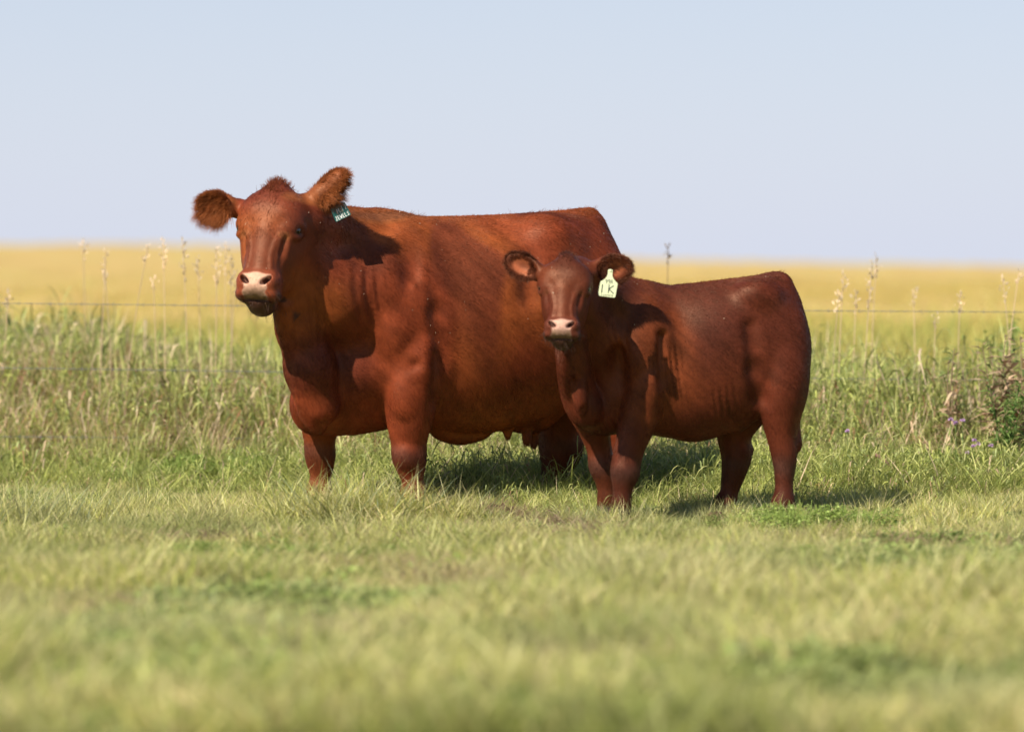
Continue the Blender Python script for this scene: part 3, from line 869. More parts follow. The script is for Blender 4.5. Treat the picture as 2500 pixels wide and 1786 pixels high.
cow = paint(build_cow(), (.205, .040, .014), (.27, .068, .016), (.105, .022, .012), (.64, .37, .25), False)
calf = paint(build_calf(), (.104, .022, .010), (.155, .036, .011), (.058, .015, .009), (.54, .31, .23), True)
print('cow verts', len(cow['V']), 'calf verts', len(calf['V']))
cow_root, cow_body, cow_n = animal(cow, 'cow', 'large red-brown cow with furry ears and a pale pink nose, standing left of the calf', 'cow',
    (cow['bd'].O[0] + .2, cow['bd'].O[1], 0), 11, 400000, .019, (.36, .11, .032), (.20, .055, .022), False)
calf_root, calf_body, calf_n = animal(calf, 'calf', 'small dark red calf with a pale yellow ear tag, standing in front of the cow', 'calf',
    (calf['bd'].O[0] + .2, calf['bd'].O[1], 0), 41, 260000, .016, (.14, .042, .02), (.08, .028, .02), True)

# ------------------------------------------------------------------ the land
def skyline(px):
    """row of the far crop ridge in the photograph"""
    return np.interp(px, [-2500, 0, 300, 600, 1200, 1540, 2000, 2500, 5000], [572, 592, 593, 599, 614, 626, 636, 644, 668])

def ground_z(x, y):
    x = np.asarray(x, float); y = np.asarray(y, float)
    far = np.clip((y - 30) / 150, 0, 1)
    px = CX + x * FPX / np.maximum(y, 25)
    ridge = EYE - (skyline(px) - HY) * 180 / FPX - .70
    z = ridge * far ** 1.6
    z = np.where(y > 180, ridge - (y - 180) * .012 - (y - 180) ** 2 * 1e-6, z)
    return z

def grid_mesh(name, xs, ys, zf, mat):
    X, Y = np.meshgrid(xs, ys, indexing='ij'); Z = zf(X, Y)
    V = np.stack([X.ravel(), Y.ravel(), Z.ravel()], 1)
    n, m = len(xs), len(ys)
    i, j = np.meshgrid(np.arange(n - 1), np.arange(m - 1), indexing='ij'); i = i.ravel(); j = j.ravel()
    F = np.stack([i * m + j, (i + 1) * m + j, (i + 1) * m + j + 1, i * m + j + 1], 1)
    return mesh_np(name, V, F, mat)

def ramp_mat(name, stops, scale=3.0, rough=.9, detail=8, bump=.4, stretch=(1, 1, 1)):
    m, nt, out = new_mat(name)
    tc = N(nt, 'ShaderNodeTexCoord'); mp = N(nt, 'ShaderNodeMapping'); mp.inputs['Scale'].default_value = stretch
    nz = N(nt, 'ShaderNodeTexNoise'); nz.inputs['Scale'].default_value = scale; nz.inputs['Detail'].default_value = detail; nz.inputs['Roughness'].default_value = .65
    rp = N(nt, 'ShaderNodeValToRGB'); cr = rp.color_ramp
    while len(cr.elements) < len(stops): cr.elements.new(.5)
    for e, (p, c) in zip(cr.elements, stops): e.position = p; e.color = (*c, 1)
    b = N(nt, 'ShaderNodeBsdfPrincipled'); b.inputs['Roughness'].default_value = rough; b.inputs['Specular IOR Level'].default_value = .15
    bp = N(nt, 'ShaderNodeBump'); bp.inputs['Strength'].default_value = bump; bp.inputs['Distance'].default_value = .05
    nt.links.new(tc.outputs['Object'], mp.inputs[0]); nt.links.new(mp.outputs[0], nz.inputs['Vector']); nt.links.new(nz.outputs['Fac'], rp.inputs[0])
    nt.links.new(rp.outputs[0], b.inputs['Base Color']); nt.links.new(nz.outputs['Fac'], bp.inputs['Height']); nt.links.new(bp.outputs[0], b.inputs['Normal'])
    nt.links.new(b.outputs[0], out.inputs['Surface'])
    return m

MAT_SOIL = ramp_mat('thatch_and_soil', [(.3, (.10, .085, .04)), (.5, (.14, .14, .06)), (.7, (.19, .17, .09))], 6)
xs = np.concatenate([-np.geomspace(2600, 12, 22), np.linspace(-11.5, 11.5, 93), np.geomspace(12, 2600, 22)])
ys = np.concatenate([np.linspace(-60, 8, 6), np.linspace(8.3, 30, 80), np.geomspace(31, 3000, 46)])
def gz(X, Y):
    p = np.stack([X.ravel(), Y.ravel(), np.zeros(X.size)], 1)
    b = (vnoise(p, 1.1, 2) - .5) * .05 + (vnoise(p, .4, 3) - .5) * .03
    near = np.clip(1 - np.abs(Y - 18) / 14, 0, 1)
    hoof = np.ones(X.size)
    return ground_z(X, Y) + (b.reshape(X.shape) - .012) * (near > 0) * near
def gz_flat(X, Y):
    z = gz(X, Y)
    return np.minimum(z, ground_z(X, Y) + .0)
link('ground', grid_mesh('ground', xs, ys, gz_flat, MAT_SOIL), kind='structure')

# ------------------------------------------------------------------ leaf and blade materials
def leaf_mat(name, trans=.35, rough=.5, spec=.25, hue=.03, val=.35, patch=None):
    """colour from the blade's own tint, varied from plant to plant; patch = (scale, colour, amount) adds drier or greener stands"""
    m, nt, out = new_mat(name)
    at = N(nt, 'ShaderNodeAttribute'); at.attribute_name = 'tint'
    oi = N(nt, 'ShaderNodeObjectInfo')
    vv = N(nt, 'ShaderNodeMapRange'); vv.inputs[3].default_value = 1 - val; vv.inputs[4].default_value = 1 + val
    nt.links.new(oi.outputs['Random'], vv.inputs[0])
    sc_ = N(nt, 'ShaderNodeVectorMath'); sc_.operation = 'SCALE'; nt.links.new(at.outputs['Color'], sc_.inputs[0]); nt.links.new(vv.outputs[0], sc_.inputs['Scale'])
    col = sc_.outputs[0]
    for ps in (patch or []):
        s_, c_, lo, hi, amt = ps
        nz = N(nt, 'ShaderNodeTexNoise'); nz.inputs['Scale'].default_value = s_; nz.inputs['Detail'].default_value = 3
        nt.links.new(oi.outputs['Location'], nz.inputs['Vector'])
        mr = N(nt, 'ShaderNodeMapRange'); mr.inputs[1].default_value = lo; mr.inputs[2].default_value = hi; mr.inputs[4].default_value = amt
        nt.links.new(nz.outputs['Fac'], mr.inputs[0])
        mx = N(nt, 'ShaderNodeMix'); mx.data_type = 'RGBA'; mx.inputs[7].default_value = (*c_, 1)
        nt.links.new(mr.outputs[0], mx.inputs[0]); nt.links.new(col, mx.inputs[6]); col = mx.outputs[2]
    b = N(nt, 'ShaderNodeBsdfPrincipled'); b.inputs['Roughness'].default_value = rough; b.inputs['Specular IOR Level'].default_value = spec
    tr = N(nt, 'ShaderNodeBsdfTranslucent'); mix = N(nt, 'ShaderNodeMixShader'); mix.inputs[0].default_value = trans
    nt.links.new(col, b.inputs['Base Color']); nt.links.new(col, tr.inputs['Color'])
    nt.links.new(b.outputs[0], mix.inputs[1]); nt.links.new(tr.outputs[0], mix.inputs[2]); nt.links.new(mix.outputs[0], out.inputs['Surface'])
    return m

def blades(r, n, h, spread, width, bend, cols, seg=4, lean=.25, flat=0.0, curl=0.):
    """n tapered blades as one mesh; cols = list of (weight, rgb)"""
    V, F, T = [], [], []
    w = np.array([c[0] for c in cols], float); w /= w.sum()
    k = 0
    for i in range(n):
        a = r.random() * 6.283; rr = spread * math.sqrt(r.random())
        base = np.array([math.cos(a) * rr, math.sin(a) * rr, -.01])
        az = r.random() * 6.283
        d = np.array([math.cos(az), math.sin(az), 0])
        H_ = h[0] + (h[1] - h[0]) * r.random() ** 1.2
        ln = lean * (.3 + r.random()); bd_ = bend * (.2 + 1.3 * r.random())
        wd = width * (.6 + .8 * r.random())
        face = r.random() * 6.283; sd = np.array([math.cos(face), math.sin(face), 0]) * .6 + np.cross(d, [0, 0, 1]) * .6; sd = nrm(sd)
        c = np.array(cols[r.choice(len(cols), p=w)][1]) * (.75 + .5 * r.random())
        for s in range(seg + 1):
            t = s / seg
            out = ln * t + bd_ * t * t
            z = H_ * (t - .32 * bd_ * t ** 3 * (1 + curl * t))
            p = base + d * H_ * out + np.array([0, 0, max(z, .004)]) + np.array([r.normal(), r.normal(), 0]) * .01 * H_ * t
            ww = wd * (1 - t ** 1.7) * (.55 + .9 * min(t * 3, 1)) * .5
            tip = c * (1 + .15 * t)
            if s < seg:
                V += [p - sd * ww, p + sd * ww]; T += [tip, tip]
            else:
                V.append(p); T.append(tip)
        b0 = k
        for s in range(seg - 1):
            F.append([b0 + 2 * s, b0 + 2 * s + 1, b0 + 2 * s + 3, b0 + 2 * s + 2])
        F.append([b0 + 2 * seg - 2, b0 + 2 * seg - 1, b0 + 2 * seg])
        k += 2 * seg + 1
    return V, F, T

def leafgrass(r, n, h, spread, leaf, width, cols, dryc, dryf, lean=.12):
    """upright culms carrying short arching leaves all the way up"""
    V, F, T = [], [], []; k = 0
    for i in range(n):
        a = r.random() * 6.283; rr = spread * math.sqrt(r.random()); H_ = h[0] + (h[1] - h[0]) * r.random()
        b0 = np.array([math.cos(a) * rr, math.sin(a) * rr, 0]); az = r.random() * 6.283
        d0 = np.array([math.cos(az), math.sin(az), 0]) * lean * r.random() * 2
        cs = np.array(cols[r.integers(len(cols))]) * (.8 + .4 * r.random())
        top = b0 + d0 * H_ + np.array([0, 0, H_]); w = np.array([.0016, 0, 0]); w2 = np.array([0, .0016, 0])
        for ww in (w, w2):
            V += [b0 - ww, b0 + ww, top + ww * .4, top - ww * .4]; T += [cs] * 4; F.append([k, k + 1, k + 2, k + 3]); k += 4
        for j in range(max(3, int(H_ / .075))):
            t = .10 + .90 * (j + r.random()) / max(3, int(H_ / .075)); p = b0 + (top - b0) * min(t, 1)
            az = r.random() * 6.283; d = np.array([math.cos(az), math.sin(az), 0]); sd = np.cross(d, [0, 0, 1]) + np.array([0, 0, r.normal() * .5]); sd = nrm(sd)
            L = leaf * (.5 + r.random()); up = .9 + .7 * r.random(); dr = r.random() < dryf * (1.25 - .7 * t)
            if dr: up *= .4; c = np.array(dryc[r.integers(len(dryc))]) * (.7 + .6 * r.random())
            else: c = np.array(cols[r.integers(len(cols))]) * (.75 + .5 * r.random())
            wd = width * (.6 + .8 * r.random()) * .5
            cur = .9 + 1.0 * r.random() + (.8 if dr else 0)
            for q in range(4):
                u = q / 3; P_ = p + d * L * (u * .62 + .1 * u * u) + np.array([0, 0, L * (up * u - cur * u * u * .9)])
                P_[2] = max(P_[2], .004)
                if q < 3:
                    wq = wd * (.6, 1.0, .75)[q]; V += [P_ - sd * wq, P_ + sd * wq]; T += [c, c]
                else: V.append(P_); T.append(c)
            F += [[k, k + 1, k + 3, k + 2], [k + 2, k + 3, k + 5, k + 4], [k + 4, k + 5, k + 6]]; k += 7
    return V, F, T

def leafy(r, n, h, spread, size, cols, stems=True):
    """low broad-leaved herb: small folded leaves on short stems"""
    V, F, T = [], [], []; k = 0
    for i in range(n):
        a = r.random() * 6.283; rr = spread * math.sqrt(r.random())
        z = h[0] + (h[1] - h[0]) * r.random() * (1 - .5 * rr / spread)
        c = np.array([math.cos(a) * rr, math.sin(a) * rr, z])
        az = r.random() * 6.283; d = np.array([math.cos(az), math.sin(az), r.normal() * .35]); d = nrm(d)
        sd = nrm(np.cross(d, [r.normal() * .3, r.normal() * .3, 1])); s = size * (.6 + .8 * r.random())
        up = np.cross(sd, d) * -1 * s * .15
        col = np.array(cols[r.integers(len(cols))]) * (.75 + .5 * r.random())
        pts = [c, c + d * s * .45 - sd * s * .38 + up, c + d * s, c + d * s * .45 + sd * s * .38 + up]
        V += pts; T += [col] * 4
        F.append([k, k + 1, k + 2]); F.append([k, k + 2, k + 3]); k += 4
    if stems:
        for i in range(max(3, n // 12)):
            a = r.random() * 6.283; rr = spread * r.random() * .7
            p = np.array([math.cos(a) * rr, math.sin(a) * rr, 0]); q = p * 1.4 + np.array([0, 0, h[1] * .9])
            w = np.array([.0015, .0015, 0]); col = np.array(cols[0]) * .8
            V += [p - w, p + w, q + w, q - w]; T += [col] * 4; F.append([k, k + 1, k + 2, k + 3]); k += 4
    return V, F, T

def protos(name, makers, mat):
    """source plants kept out of the scene; only the scattered stands use them"""
    col = bpy.data.collections.new(name)
    for i, (V, F, T) in enumerate(makers):
        me = mesh_np(name + '_plant', np.array(V), fixf3(F), mat, np.array(T), smooth=False)
        o = bpy.data.objects.new('%s_plant_%02d' % (name, i), me)
        col.objects.link(o)
    return col

def fixf3(F):
    q = [f for f in F if len(f) == 4]; t = [f for f in F if len(f) == 3]
    return [np.array(g) for g in (q, t) if g]

def stand(name, pos, yaw, scl, idx, col, tilt=None, label=None, cat=None):
    """one object whose points carry a plant each"""
    me = bpy.data.meshes.new(name); n = len(pos)
    me.vertices.add(n); me.vertices.foreach_set('co', np.asarray(pos, np.float32).ravel())
    rot = np.zeros((n, 3), np.float32); rot[:, 2] = yaw
    if tilt is not None: rot[:, :2] = tilt
    a = me.attributes.new('rot', 'FLOAT_VECTOR', 'POINT'); a.data.foreach_set('vector', rot.ravel())
    a = me.attributes.new('scl', 'FLOAT', 'POINT'); a.data.foreach_set('value', np.asarray(scl, np.float32))
    a = me.attributes.new('idx', 'INT', 'POINT'); a.data.foreach_set('value', np.asarray(idx, np.int32))
    o = link(name, me, kind='stuff', label=label, cat=cat)
    ng = bpy.data.node_groups.new(name + '_scatter', 'GeometryNodeTree')
    ng.interface.new_socket('Geometry', in_out='INPUT', socket_type='NodeSocketGeometry')
    ng.interface.new_socket('Geometry', in_out='OUTPUT', socket_type='NodeSocketGeometry')
    nn = ng.nodes; ll = ng.links
    gi = nn.new('NodeGroupInput'); go = nn.new('NodeGroupOutput')
    ip = nn.new('GeometryNodeInstanceOnPoints'); ci = nn.new('GeometryNodeCollectionInfo')
    ci.inputs['Collection'].default_value = col; ci.inputs['Separate Children'].default_value = True; ci.inputs['Reset Children'].default_value = True
    def attr(nm, typ):
        q = nn.new('GeometryNodeInputNamedAttribute'); q.data_type = typ; q.inputs['Name'].default_value = nm
        return q.outputs['Attribute']
    ip.inputs['Pick Instance'].default_value = True
    ll.new(gi.outputs[0], ip.inputs['Points']); ll.new(ci.outputs[0], ip.inputs['Instance'])
    ll.new(attr('idx', 'INT'), ip.inputs['Instance Index'])
    er = nn.new('FunctionNodeEulerToRotation'); ll.new(attr('rot', 'FLOAT_VECTOR'), er.inputs[0]); ll.new(er.outputs[0], ip.inputs['Rotation'])
    ll.new(attr('scl', 'FLOAT'), ip.inputs['Scale'])
    ll.new(ip.outputs[0], go.inputs[0])
    md = o.modifiers.new('scatter', 'NODES'); md.node_group = ng
    return o

gr = np.random.default_rng(101)
def rand_in(n, x0, x1, y0, y1):
    return gr.uniform(x0, x1, n), gr.uniform(y0, y1, n)
def nz2(x, y, sc, seed): return vnoise(np.stack([x, y, np.zeros_like(x)], 1), sc, seed)

G1, G2, G3 = (.37, .39, .09), (.53, .51, .15), (.20, .26, .06)
PALE, STRAW, DRY, BRN = (.64, .61, .28), (.72, .60, .31), (.44, .34, .19), (.22, .13, .075)

# --- grazed pasture
MAT_PASTURE = leaf_mat('pasture_blade', .4, .55, .2, patch=[(.55, (.62, .57, .32), .45, .75, .5), (1.3, (.28, .37, .09), .52, .72, .4), (.8, (.22, .28, .07), .52, .68, .55), (2.2, (.42, .28, .18), .66, .78, .55)])
cols_p = [(4, G1), (5, G2), (2, G3), (6, PALE), (3, STRAW), (1, DRY)]
r_ = np.random.default_rng(5)
past = [blades(r_, 44, (.03, .085), .08, .0032, .5, cols_p, 3, .5) for _ in range(4)] + \
       [blades(r_, 40, (.05, .12), .07, .0032, .5, cols_p, 4, .4) for _ in range(3)] + \
       [blades(r_, 26, (.02, .06), .08, .005, .9, [(3, STRAW), (2, DRY), (2, PALE), (1, G2)], 3, .9) for _ in range(2)] + \
       [leafy(r_, 40, (.01, .05), .08, .022, [(.28, .38, .09), (.36, .45, .13), (.18, .26, .07)]) for _ in range(3)]
PC = protos('pasture', past, MAT_PASTURE)
def pasture_density(y): return np.clip(240 - (y - 10) * 2, 120, 260)
n = 66000
u = gr.random(n); y = 9.6 + u * (21.6 - 9.6)
half = 2.4 + y * .165
x = gr.uniform(-1, 1, n) * half
hz_ = nz2(x, y, .9, 11)
lf = nz2(x, y, 1.3, 12)
idx = np.where(lf > .66, gr.integers(9, 12, n), np.where(hz_ > .52, gr.integers(4, 7, n), gr.integers(0, 4, n)))
idx = np.where(gr.random(n) < .16, gr.integers(7, 9, n), idx); idx = np.where(gr.random(n) < .07, gr.integers(9, 12, n), idx)
idx = np.where(gr.random(n) < .2, gr.integers(0, 7, n), idx)
cl_ = np.where(y < 15, nz2(x, y, .42, 13), nz2(x, y, .22, 13))
scl = (.55 + .7 * gr.random(n) + .5 * (hz_ - .5)) * (.65 + .9 * cl_ ** 1.5) * np.interp(y, [12, 14.5, 16, 18.5, 20], [1.75, 1.15, .85, .85, .7])
stand('pasture_grass', np.stack([x, y, ground_z(x, y) - .012], 1), gr.random(n) * 6.28, scl, idx, PC, gr.normal(0, .12, (n, 2)))

# --- rank tufts the cattle have left, round the front legs and along the fence
MAT_RANK = leaf_mat('rank_blade', .4, .5, .25, patch=[(.8, (.40, .43, .24), .45, .7, .4)])
cols_r = [(5, G2), (4, PALE), (3, G1), (2, STRAW), (1, (.30, .36, .20))]
rank = [blades(r_, 70, (.10, .26), .09, .0038, .40, cols_r, 5, .35) for _ in range(5)] + [blades(r_, 40, (.08, .18), .08, .0046, .6, cols_r, 4, .5) for _ in range(3)]
RC = protos('rank_tuft', rank, MAT_RANK)
tp = []
def tuft_px(px, py, n, sx, sy, s0=.8, s1=1.2, k=(0, 8)):
    """n tufts strewn round the ground point seen at (px, py)"""
    Y0 = EYE * FPX / (py - HY); X0 = (px - CX) * Y0 / FPX
    for _ in range(n):
        tp.append((X0 + gr.normal() * sx, Y0 + gr.normal() * sy, s0 + (s1 - s0) * gr.random(), int(gr.integers(*k))))
tuft_px(850, 1285, 40, .15, .10, .95, 1.35)
tuft_px(960, 1280, 30, .22, .14, .65, .95)
tuft_px(740, 1275, 26, .18, .10, .45, .75)
tuft_px(1090, 1262, 14, .20, .08, .4, .65)
tuft_px(1340, 1280, 12, .12, .05, .4, .7)
tuft_px(1480, 1300, 10, .15, .04, .3, .5); tuft_px(1780, 1290, 14, .2, .05, .35, .55); tuft_px(1920, 1300, 10, .15, .04, .3, .5)
tuft_px(40, 1280, 46, .30, .25, .6, 1.0); tuft_px(240, 1260, 34, .4, .2, .4, .7); tuft_px(480, 1250, 30, .4, .2, .4, .7)
tuft_px(2300, 1260, 50, .5, .25, .4, .75); tuft_px(2000, 1245, 26, .3, .2, .4, .7)
tuft_px(930, 1400, 26, .25, .12, .35, .55)
tuft_px(1500, 1282, 20, .14, .03, .45, .7); tuft_px(1775, 1268, 18, .12, .04, .4, .65); tuft_px(1915, 1284, 16, .10, .03, .4, .6)
for _ in range(900):
    yy = gr.uniform(10, 19); tp.append((gr.uniform(-1, 1) * (1.4 + yy * .15), yy, gr.uniform(.25, .6), int(gr.integers(0, 8))))
tp = np.array(tp)
stand('rank_grass', np.stack([tp[:, 0], tp[:, 1], np.full(len(tp), -.012)], 1), gr.random(len(tp)) * 6.28, tp[:, 2], tp[:, 3], RC, gr.normal(0, .08, (len(tp), 2)))

# --- clover and other bright herbs
MAT_HERB = leaf_mat('herb_leaf', .4, .5, .2, val=.25)
herb = [leafy(r_, 260, (.02, .16), .14, .020, [(.32, .42, .10), (.42, .52, .16), (.20, .28, .07)]) for _ in range(4)]
HC = protos('herb', herb, MAT_HERB)
hp = []
def herb_px(px, py, n, sx, sy, s0=.8, s1=1.3):
    Y0 = EYE * FPX / (py - HY); X0 = (px - CX) * Y0 / FPX
    for _ in range(n): hp.append((X0 + gr.normal() * sx, Y0 + gr.normal() * sy, s0 + (s1 - s0) * gr.random()))
herb_px(600, 1178, 60, .26, .20, .75, 1.25); herb_px(480, 1180, 24, .3, .16, .6, 1.0)
herb_px(1960, 1290, 20, .16, .10, .5, .8); herb_px(2330, 1205, 60, .42, .22, .9, 1.5); herb_px(2100, 1195, 16, .25, .15, .6, 1.0)
herb_px(1120, 1205, 20, .25, .15, .6, 1.0); herb_px(1680, 1215, 20, .25, .15, .6, .9); herb_px(700, 1370, 20, .3, .12, .4, .6)
herb_px(1330, 1390, 26, .4, .15, .4, .6); herb_px(1960, 1385, 12, .2, .08, .5, .7)
hp = np.array(hp)
stand('clover', np.stack([hp[:, 0], hp[:, 1], np.full(len(hp), -.01)], 1), gr.random(len(hp)) * 6.28, hp[:, 2], gr.integers(0, 4, len(hp)), HC, gr.normal(0, .1, (len(hp), 2)))

# --- the tall unmown strip along the fence
MAT_TALL = leaf_mat('tall_blade', .38, .5, .25, val=.3)
GT1, GT2, GT3 = (.42, .45, .12), (.57, .57, .21), (.23, .28, .075)
TAN, TAN2, RUST = (.74, .57, .38), (.60, .43, .27), (.34, .18, .09)
GR, DR = [GT1, GT1, GT2, GT3, (.38, .44, .17)], [TAN, TAN, TAN2, RUST]
green = [(5, GT1), (5, GT2), (3, GT3), (1, TAN)]
tall = [leafgrass(r_, 15, (.30, .64), .13, .14, .0095, GR, DR, .20) for _ in range(4)] + \
       [leafgrass(r_, 15, (.26, .60), .14, .12, .0095, GR, DR, .55) for _ in range(4)] + \
       [leafgrass(r_, 15, (.22, .52), .15, .11, .0100, [GT1, TAN2, (.36, .36, .14)], DR, .80, .2) for _ in range(3)] + \
       [blades(r_, 60, (.14, .38), .13, .0070, .6, green, 5, .35) for _ in range(3)] + \
       [leafy(r_, 230, (.05, .42), .17, .028, [(.16, .26, .06), (.22, .33, .08), (.11, .18, .05)]) for _ in range(3)]
tall += [blades(r_, 34, (.35, .74), .14, .0080, .22, [(4, GT1), (4, GT2), (2, GT3), (2, TAN)], 5, .10) for _ in range(2)] + [blades(r_, 34, (.30, .70), .14, .0080, .30, [(3, GT1), (4, TAN), (3, TAN2), (1, RUST)], 5, .14) for _ in range(2)]
TC = protos('tall_grass', tall, MAT_TALL)
n = 10800
x = gr.uniform(-7.2, 7.2, n)
front = np.interp(x, [-5.6, -2.7, -1.2, 0, 1.2, 2.4, 5.6], [20.9, 20.9, 20.3, 19.4, 19.35, 19.5, 19.6]) + (nz2(x, x * 0, .6, 31) - .5) * .55
dep = gr.random(n) ** .9
y = front + dep * 4.0
dry = nz2(x, y, 1.1, 33) + np.interp(x, [-3, -1.5, -.6, 1, 3], [.50, .52, .24, .04, .16]) - .10 * (dep < .15)
t_ = gr.random(n)
idx = np.where(t_ < np.clip(dry * 1.3 - .25, .05, .8), np.where(gr.random(n) < .55, gr.integers(4, 8, n), gr.integers(8, 11, n)), gr.integers(0, 4, n))
idx = np.where((dep < .07) & (x < -1), gr.integers(11, 14, n), idx)
up_ = gr.random(n) < .34
idx = np.where(up_, np.where(gr.random(n) < np.interp(x, [-3, -.8, .5, 3], [.75, .6, .2, .35]), gr.integers(19, 21, n), gr.integers(17, 19, n)), idx)
idx = np.where((x > 1.6) & (gr.random(n) < .28), gr.integers(14, 17, n), idx)
scl = np.interp(dep, [0, .07, .25, 1], [.72, .88, 1.0, 1.05]) * (.72 + .52 * gr.random(n)) * (1 + .35 * (nz2(x, y, .8, 35) - .5))
scl *= np.interp(x, [-3, -1.2, .2, 1.5, 2.6, 3.2], [1.0, .92, .80, .84, .86, 1.0]) * np.clip(.62 + dep * 1.3, 0, 1)
stand('tall_grass', np.stack([x, y, np.full(n, -.01)], 1), gr.random(n) * 6.28, scl, idx, TC, gr.normal(0, .13, (n, 2)))
# herbs and rank grass at its foot
n = 4600
x = np.where(gr.random(n) < .60, gr.uniform(-7.2, 7.2, n), gr.uniform(-1.0, 3.2, n)); fr = np.interp(x, [-5.6, -2.7, -1.2, 0, 1.2, 2.4, 5.6], [20.9, 20.9, 20.3, 19.4, 19.35, 19.5, 19.6]); y = fr - np.abs(gr.normal(0, 1, n)) * np.interp(x, [-1.2, -.6, 1.2, 2.4], [.62, .85, .75, .5]) + .2
k_ = 700; x[-k_:] = gr.uniform(-.5, 3.0, k_); y[-k_:] = gr.uniform(18.75, 19.6, k_); fr[-k_:] = y[-k_:]
stand('verge_grass', np.stack([x, y, np.full(n, -.01)], 1), gr.random(n) * 6.28, gr.uniform(.45, 1.0, n) * np.clip(.35 + .65 * (1 - (fr - y) / 1.6), .4, 1), gr.integers(0, 8, n), protos('verge', [blades(r_, 60, (.10, .32), .11, .0060, .6, [(6, GT1), (5, GT2), (4, GT3), (1, TAN)], 5, .35) for _ in range(5)] + [leafgrass(r_, 14, (.12, .30), .11, .10, .0085, GR, DR, .25) for _ in range(3)], MAT_TALL), gr.normal(0, .1, (n, 2)))

# ------------------------------------------------------------------ the ripening crop beyond the fence
MAT_CROP_TOP = ramp_mat('ripe_crop_canopy', [(.30, (.46, .31, .10)), (.50, (.55, .39, .14)), (.72, (.48, .41, .12))], .35, .8, 9, 1.0, (1, .3, 1))
MAT_CROP = leaf_mat('crop_plant', .4, .6, .15, val=.2, patch=[(.12, (.62, .46, .16), .4, .65, .6)])
YEL = [(5, (.56, .41, .14)), (3, (.60, .49, .17)), (3, (.42, .43, .12))]
crop = [blades(r_, 46, (.35, .75), .16, .012, .35, [(5, (.40, .44, .11)), (4, (.52, .50, .13)), (3, (.64, .54, .15))], 4, .2) for _ in range(3)] + \
       [blades(r_, 46, (.40, .78), .16, .013, .3, YEL, 4, .2) for _ in range(3)]
CP = protos('crop', crop, MAT_CROP)
n = 21000
yv = 24.8 + gr.random(n) ** 1.5 * 60
xv = gr.uniform(-1, 1, n) * (4.5 + yv * .19)
ci_ = np.where(gr.random(n) < np.interp(yv, [25, 33, 55], [.0, .2, .95]), gr.integers(3, 6, n), gr.integers(0, 3, n))
stand('ripening_crop', np.stack([xv, yv, ground_z(xv, yv)], 1), gr.random(n) * 6.28, gr.uniform(.8, 1.1, n), ci_, CP, gr.normal(0, .05, (n, 2)))
cx_ = np.concatenate([-np.geomspace(900, 26, 26), np.linspace(-25, 25, 220), np.geomspace(26, 900, 26)])
cy_ = np.concatenate([np.linspace(33, 60, 90), np.geomspace(60.4, 420, 120)])
def canopy(X, Y):
    p = np.stack([X.ravel(), Y.ravel(), np.zeros(X.size)], 1)
    b = (vnoise(p, .7, 51) - .5) * .16 + (vnoise(p, 4, 52) - .5) * .10 + (vnoise(p, 16, 54) - .5) * .12
    return ground_z(X, Y) + np.interp(Y, [33, 37, 60], [.30, .52, .60]) + b.reshape(X.shape)
link('crop_canopy', grid_mesh('crop_canopy', cx_, cy_, canopy, MAT_CROP_TOP), kind='stuff')

# ------------------------------------------------------------------ the wire fence
MAT_WIRE = simple_mat('galvanised_wire', (.24, .24, .25), .5, .5, .6)
MAT_POST = simple_mat('weathered_post', (.22, .18, .14), .9, .2, 0, .4, 30)
fence = thing('wire_fence', 'three-strand wire fence running across behind the cow and calf, along the tall grass', 'fence', (0, 20.85, 0))
for zl, zr in ((.909, .864), (.577, .512), (.223, .200)):
    bg_ = Bag()
    X_ = np.linspace(-5.2, 5.2, 60)
    zz = np.interp(X_, [-5.2, -2.6, 2.6, 5.2], [zl + .01, zl, zr, zr - .01]) - .012 * np.cos(X_ / 5.2 * np.pi / 2)
    for ph in (0, math.pi):
        Xt = np.linspace(-5.2, 5.2, 900); th = Xt * 55 + ph
        pts = np.stack([Xt, .0016 * np.cos(th), np.interp(Xt, X_, zz) + .0016 * np.sin(th)], 1)
        V_, F_ = tube_np(pts, .0010, 4, False); bg_.add(V_, F_)
    for k in np.arange(-5.1, 5.2, .16):
        z0 = float(np.interp(k, X_, zz))
        for sgn in (-1, 1):
            V_, F_ = tube_np([(k, -.004, z0), (k + .008, sgn * .004, z0 + .006 * sgn), (k + .01, sgn * .007, z0 + .016 * sgn)], [.0011, .0011, .0004], 4, False); bg_.add(V_, F_)
    link('wire', bg_.mesh('wire', MAT_WIRE), fence)
for px_ in (-5.0, 5.0):
    bg_ = Bag(); V_, F_ = tube_np([(px_, .05, -.3), (px_ + .003, .05, .4), (px_, .052, 1.12), (px_, .052, 1.14)], [.055, .052, .048, .03], 12); bg_.add(V_, F_)
    link('post', bg_.mesh('post', MAT_POST), fence)

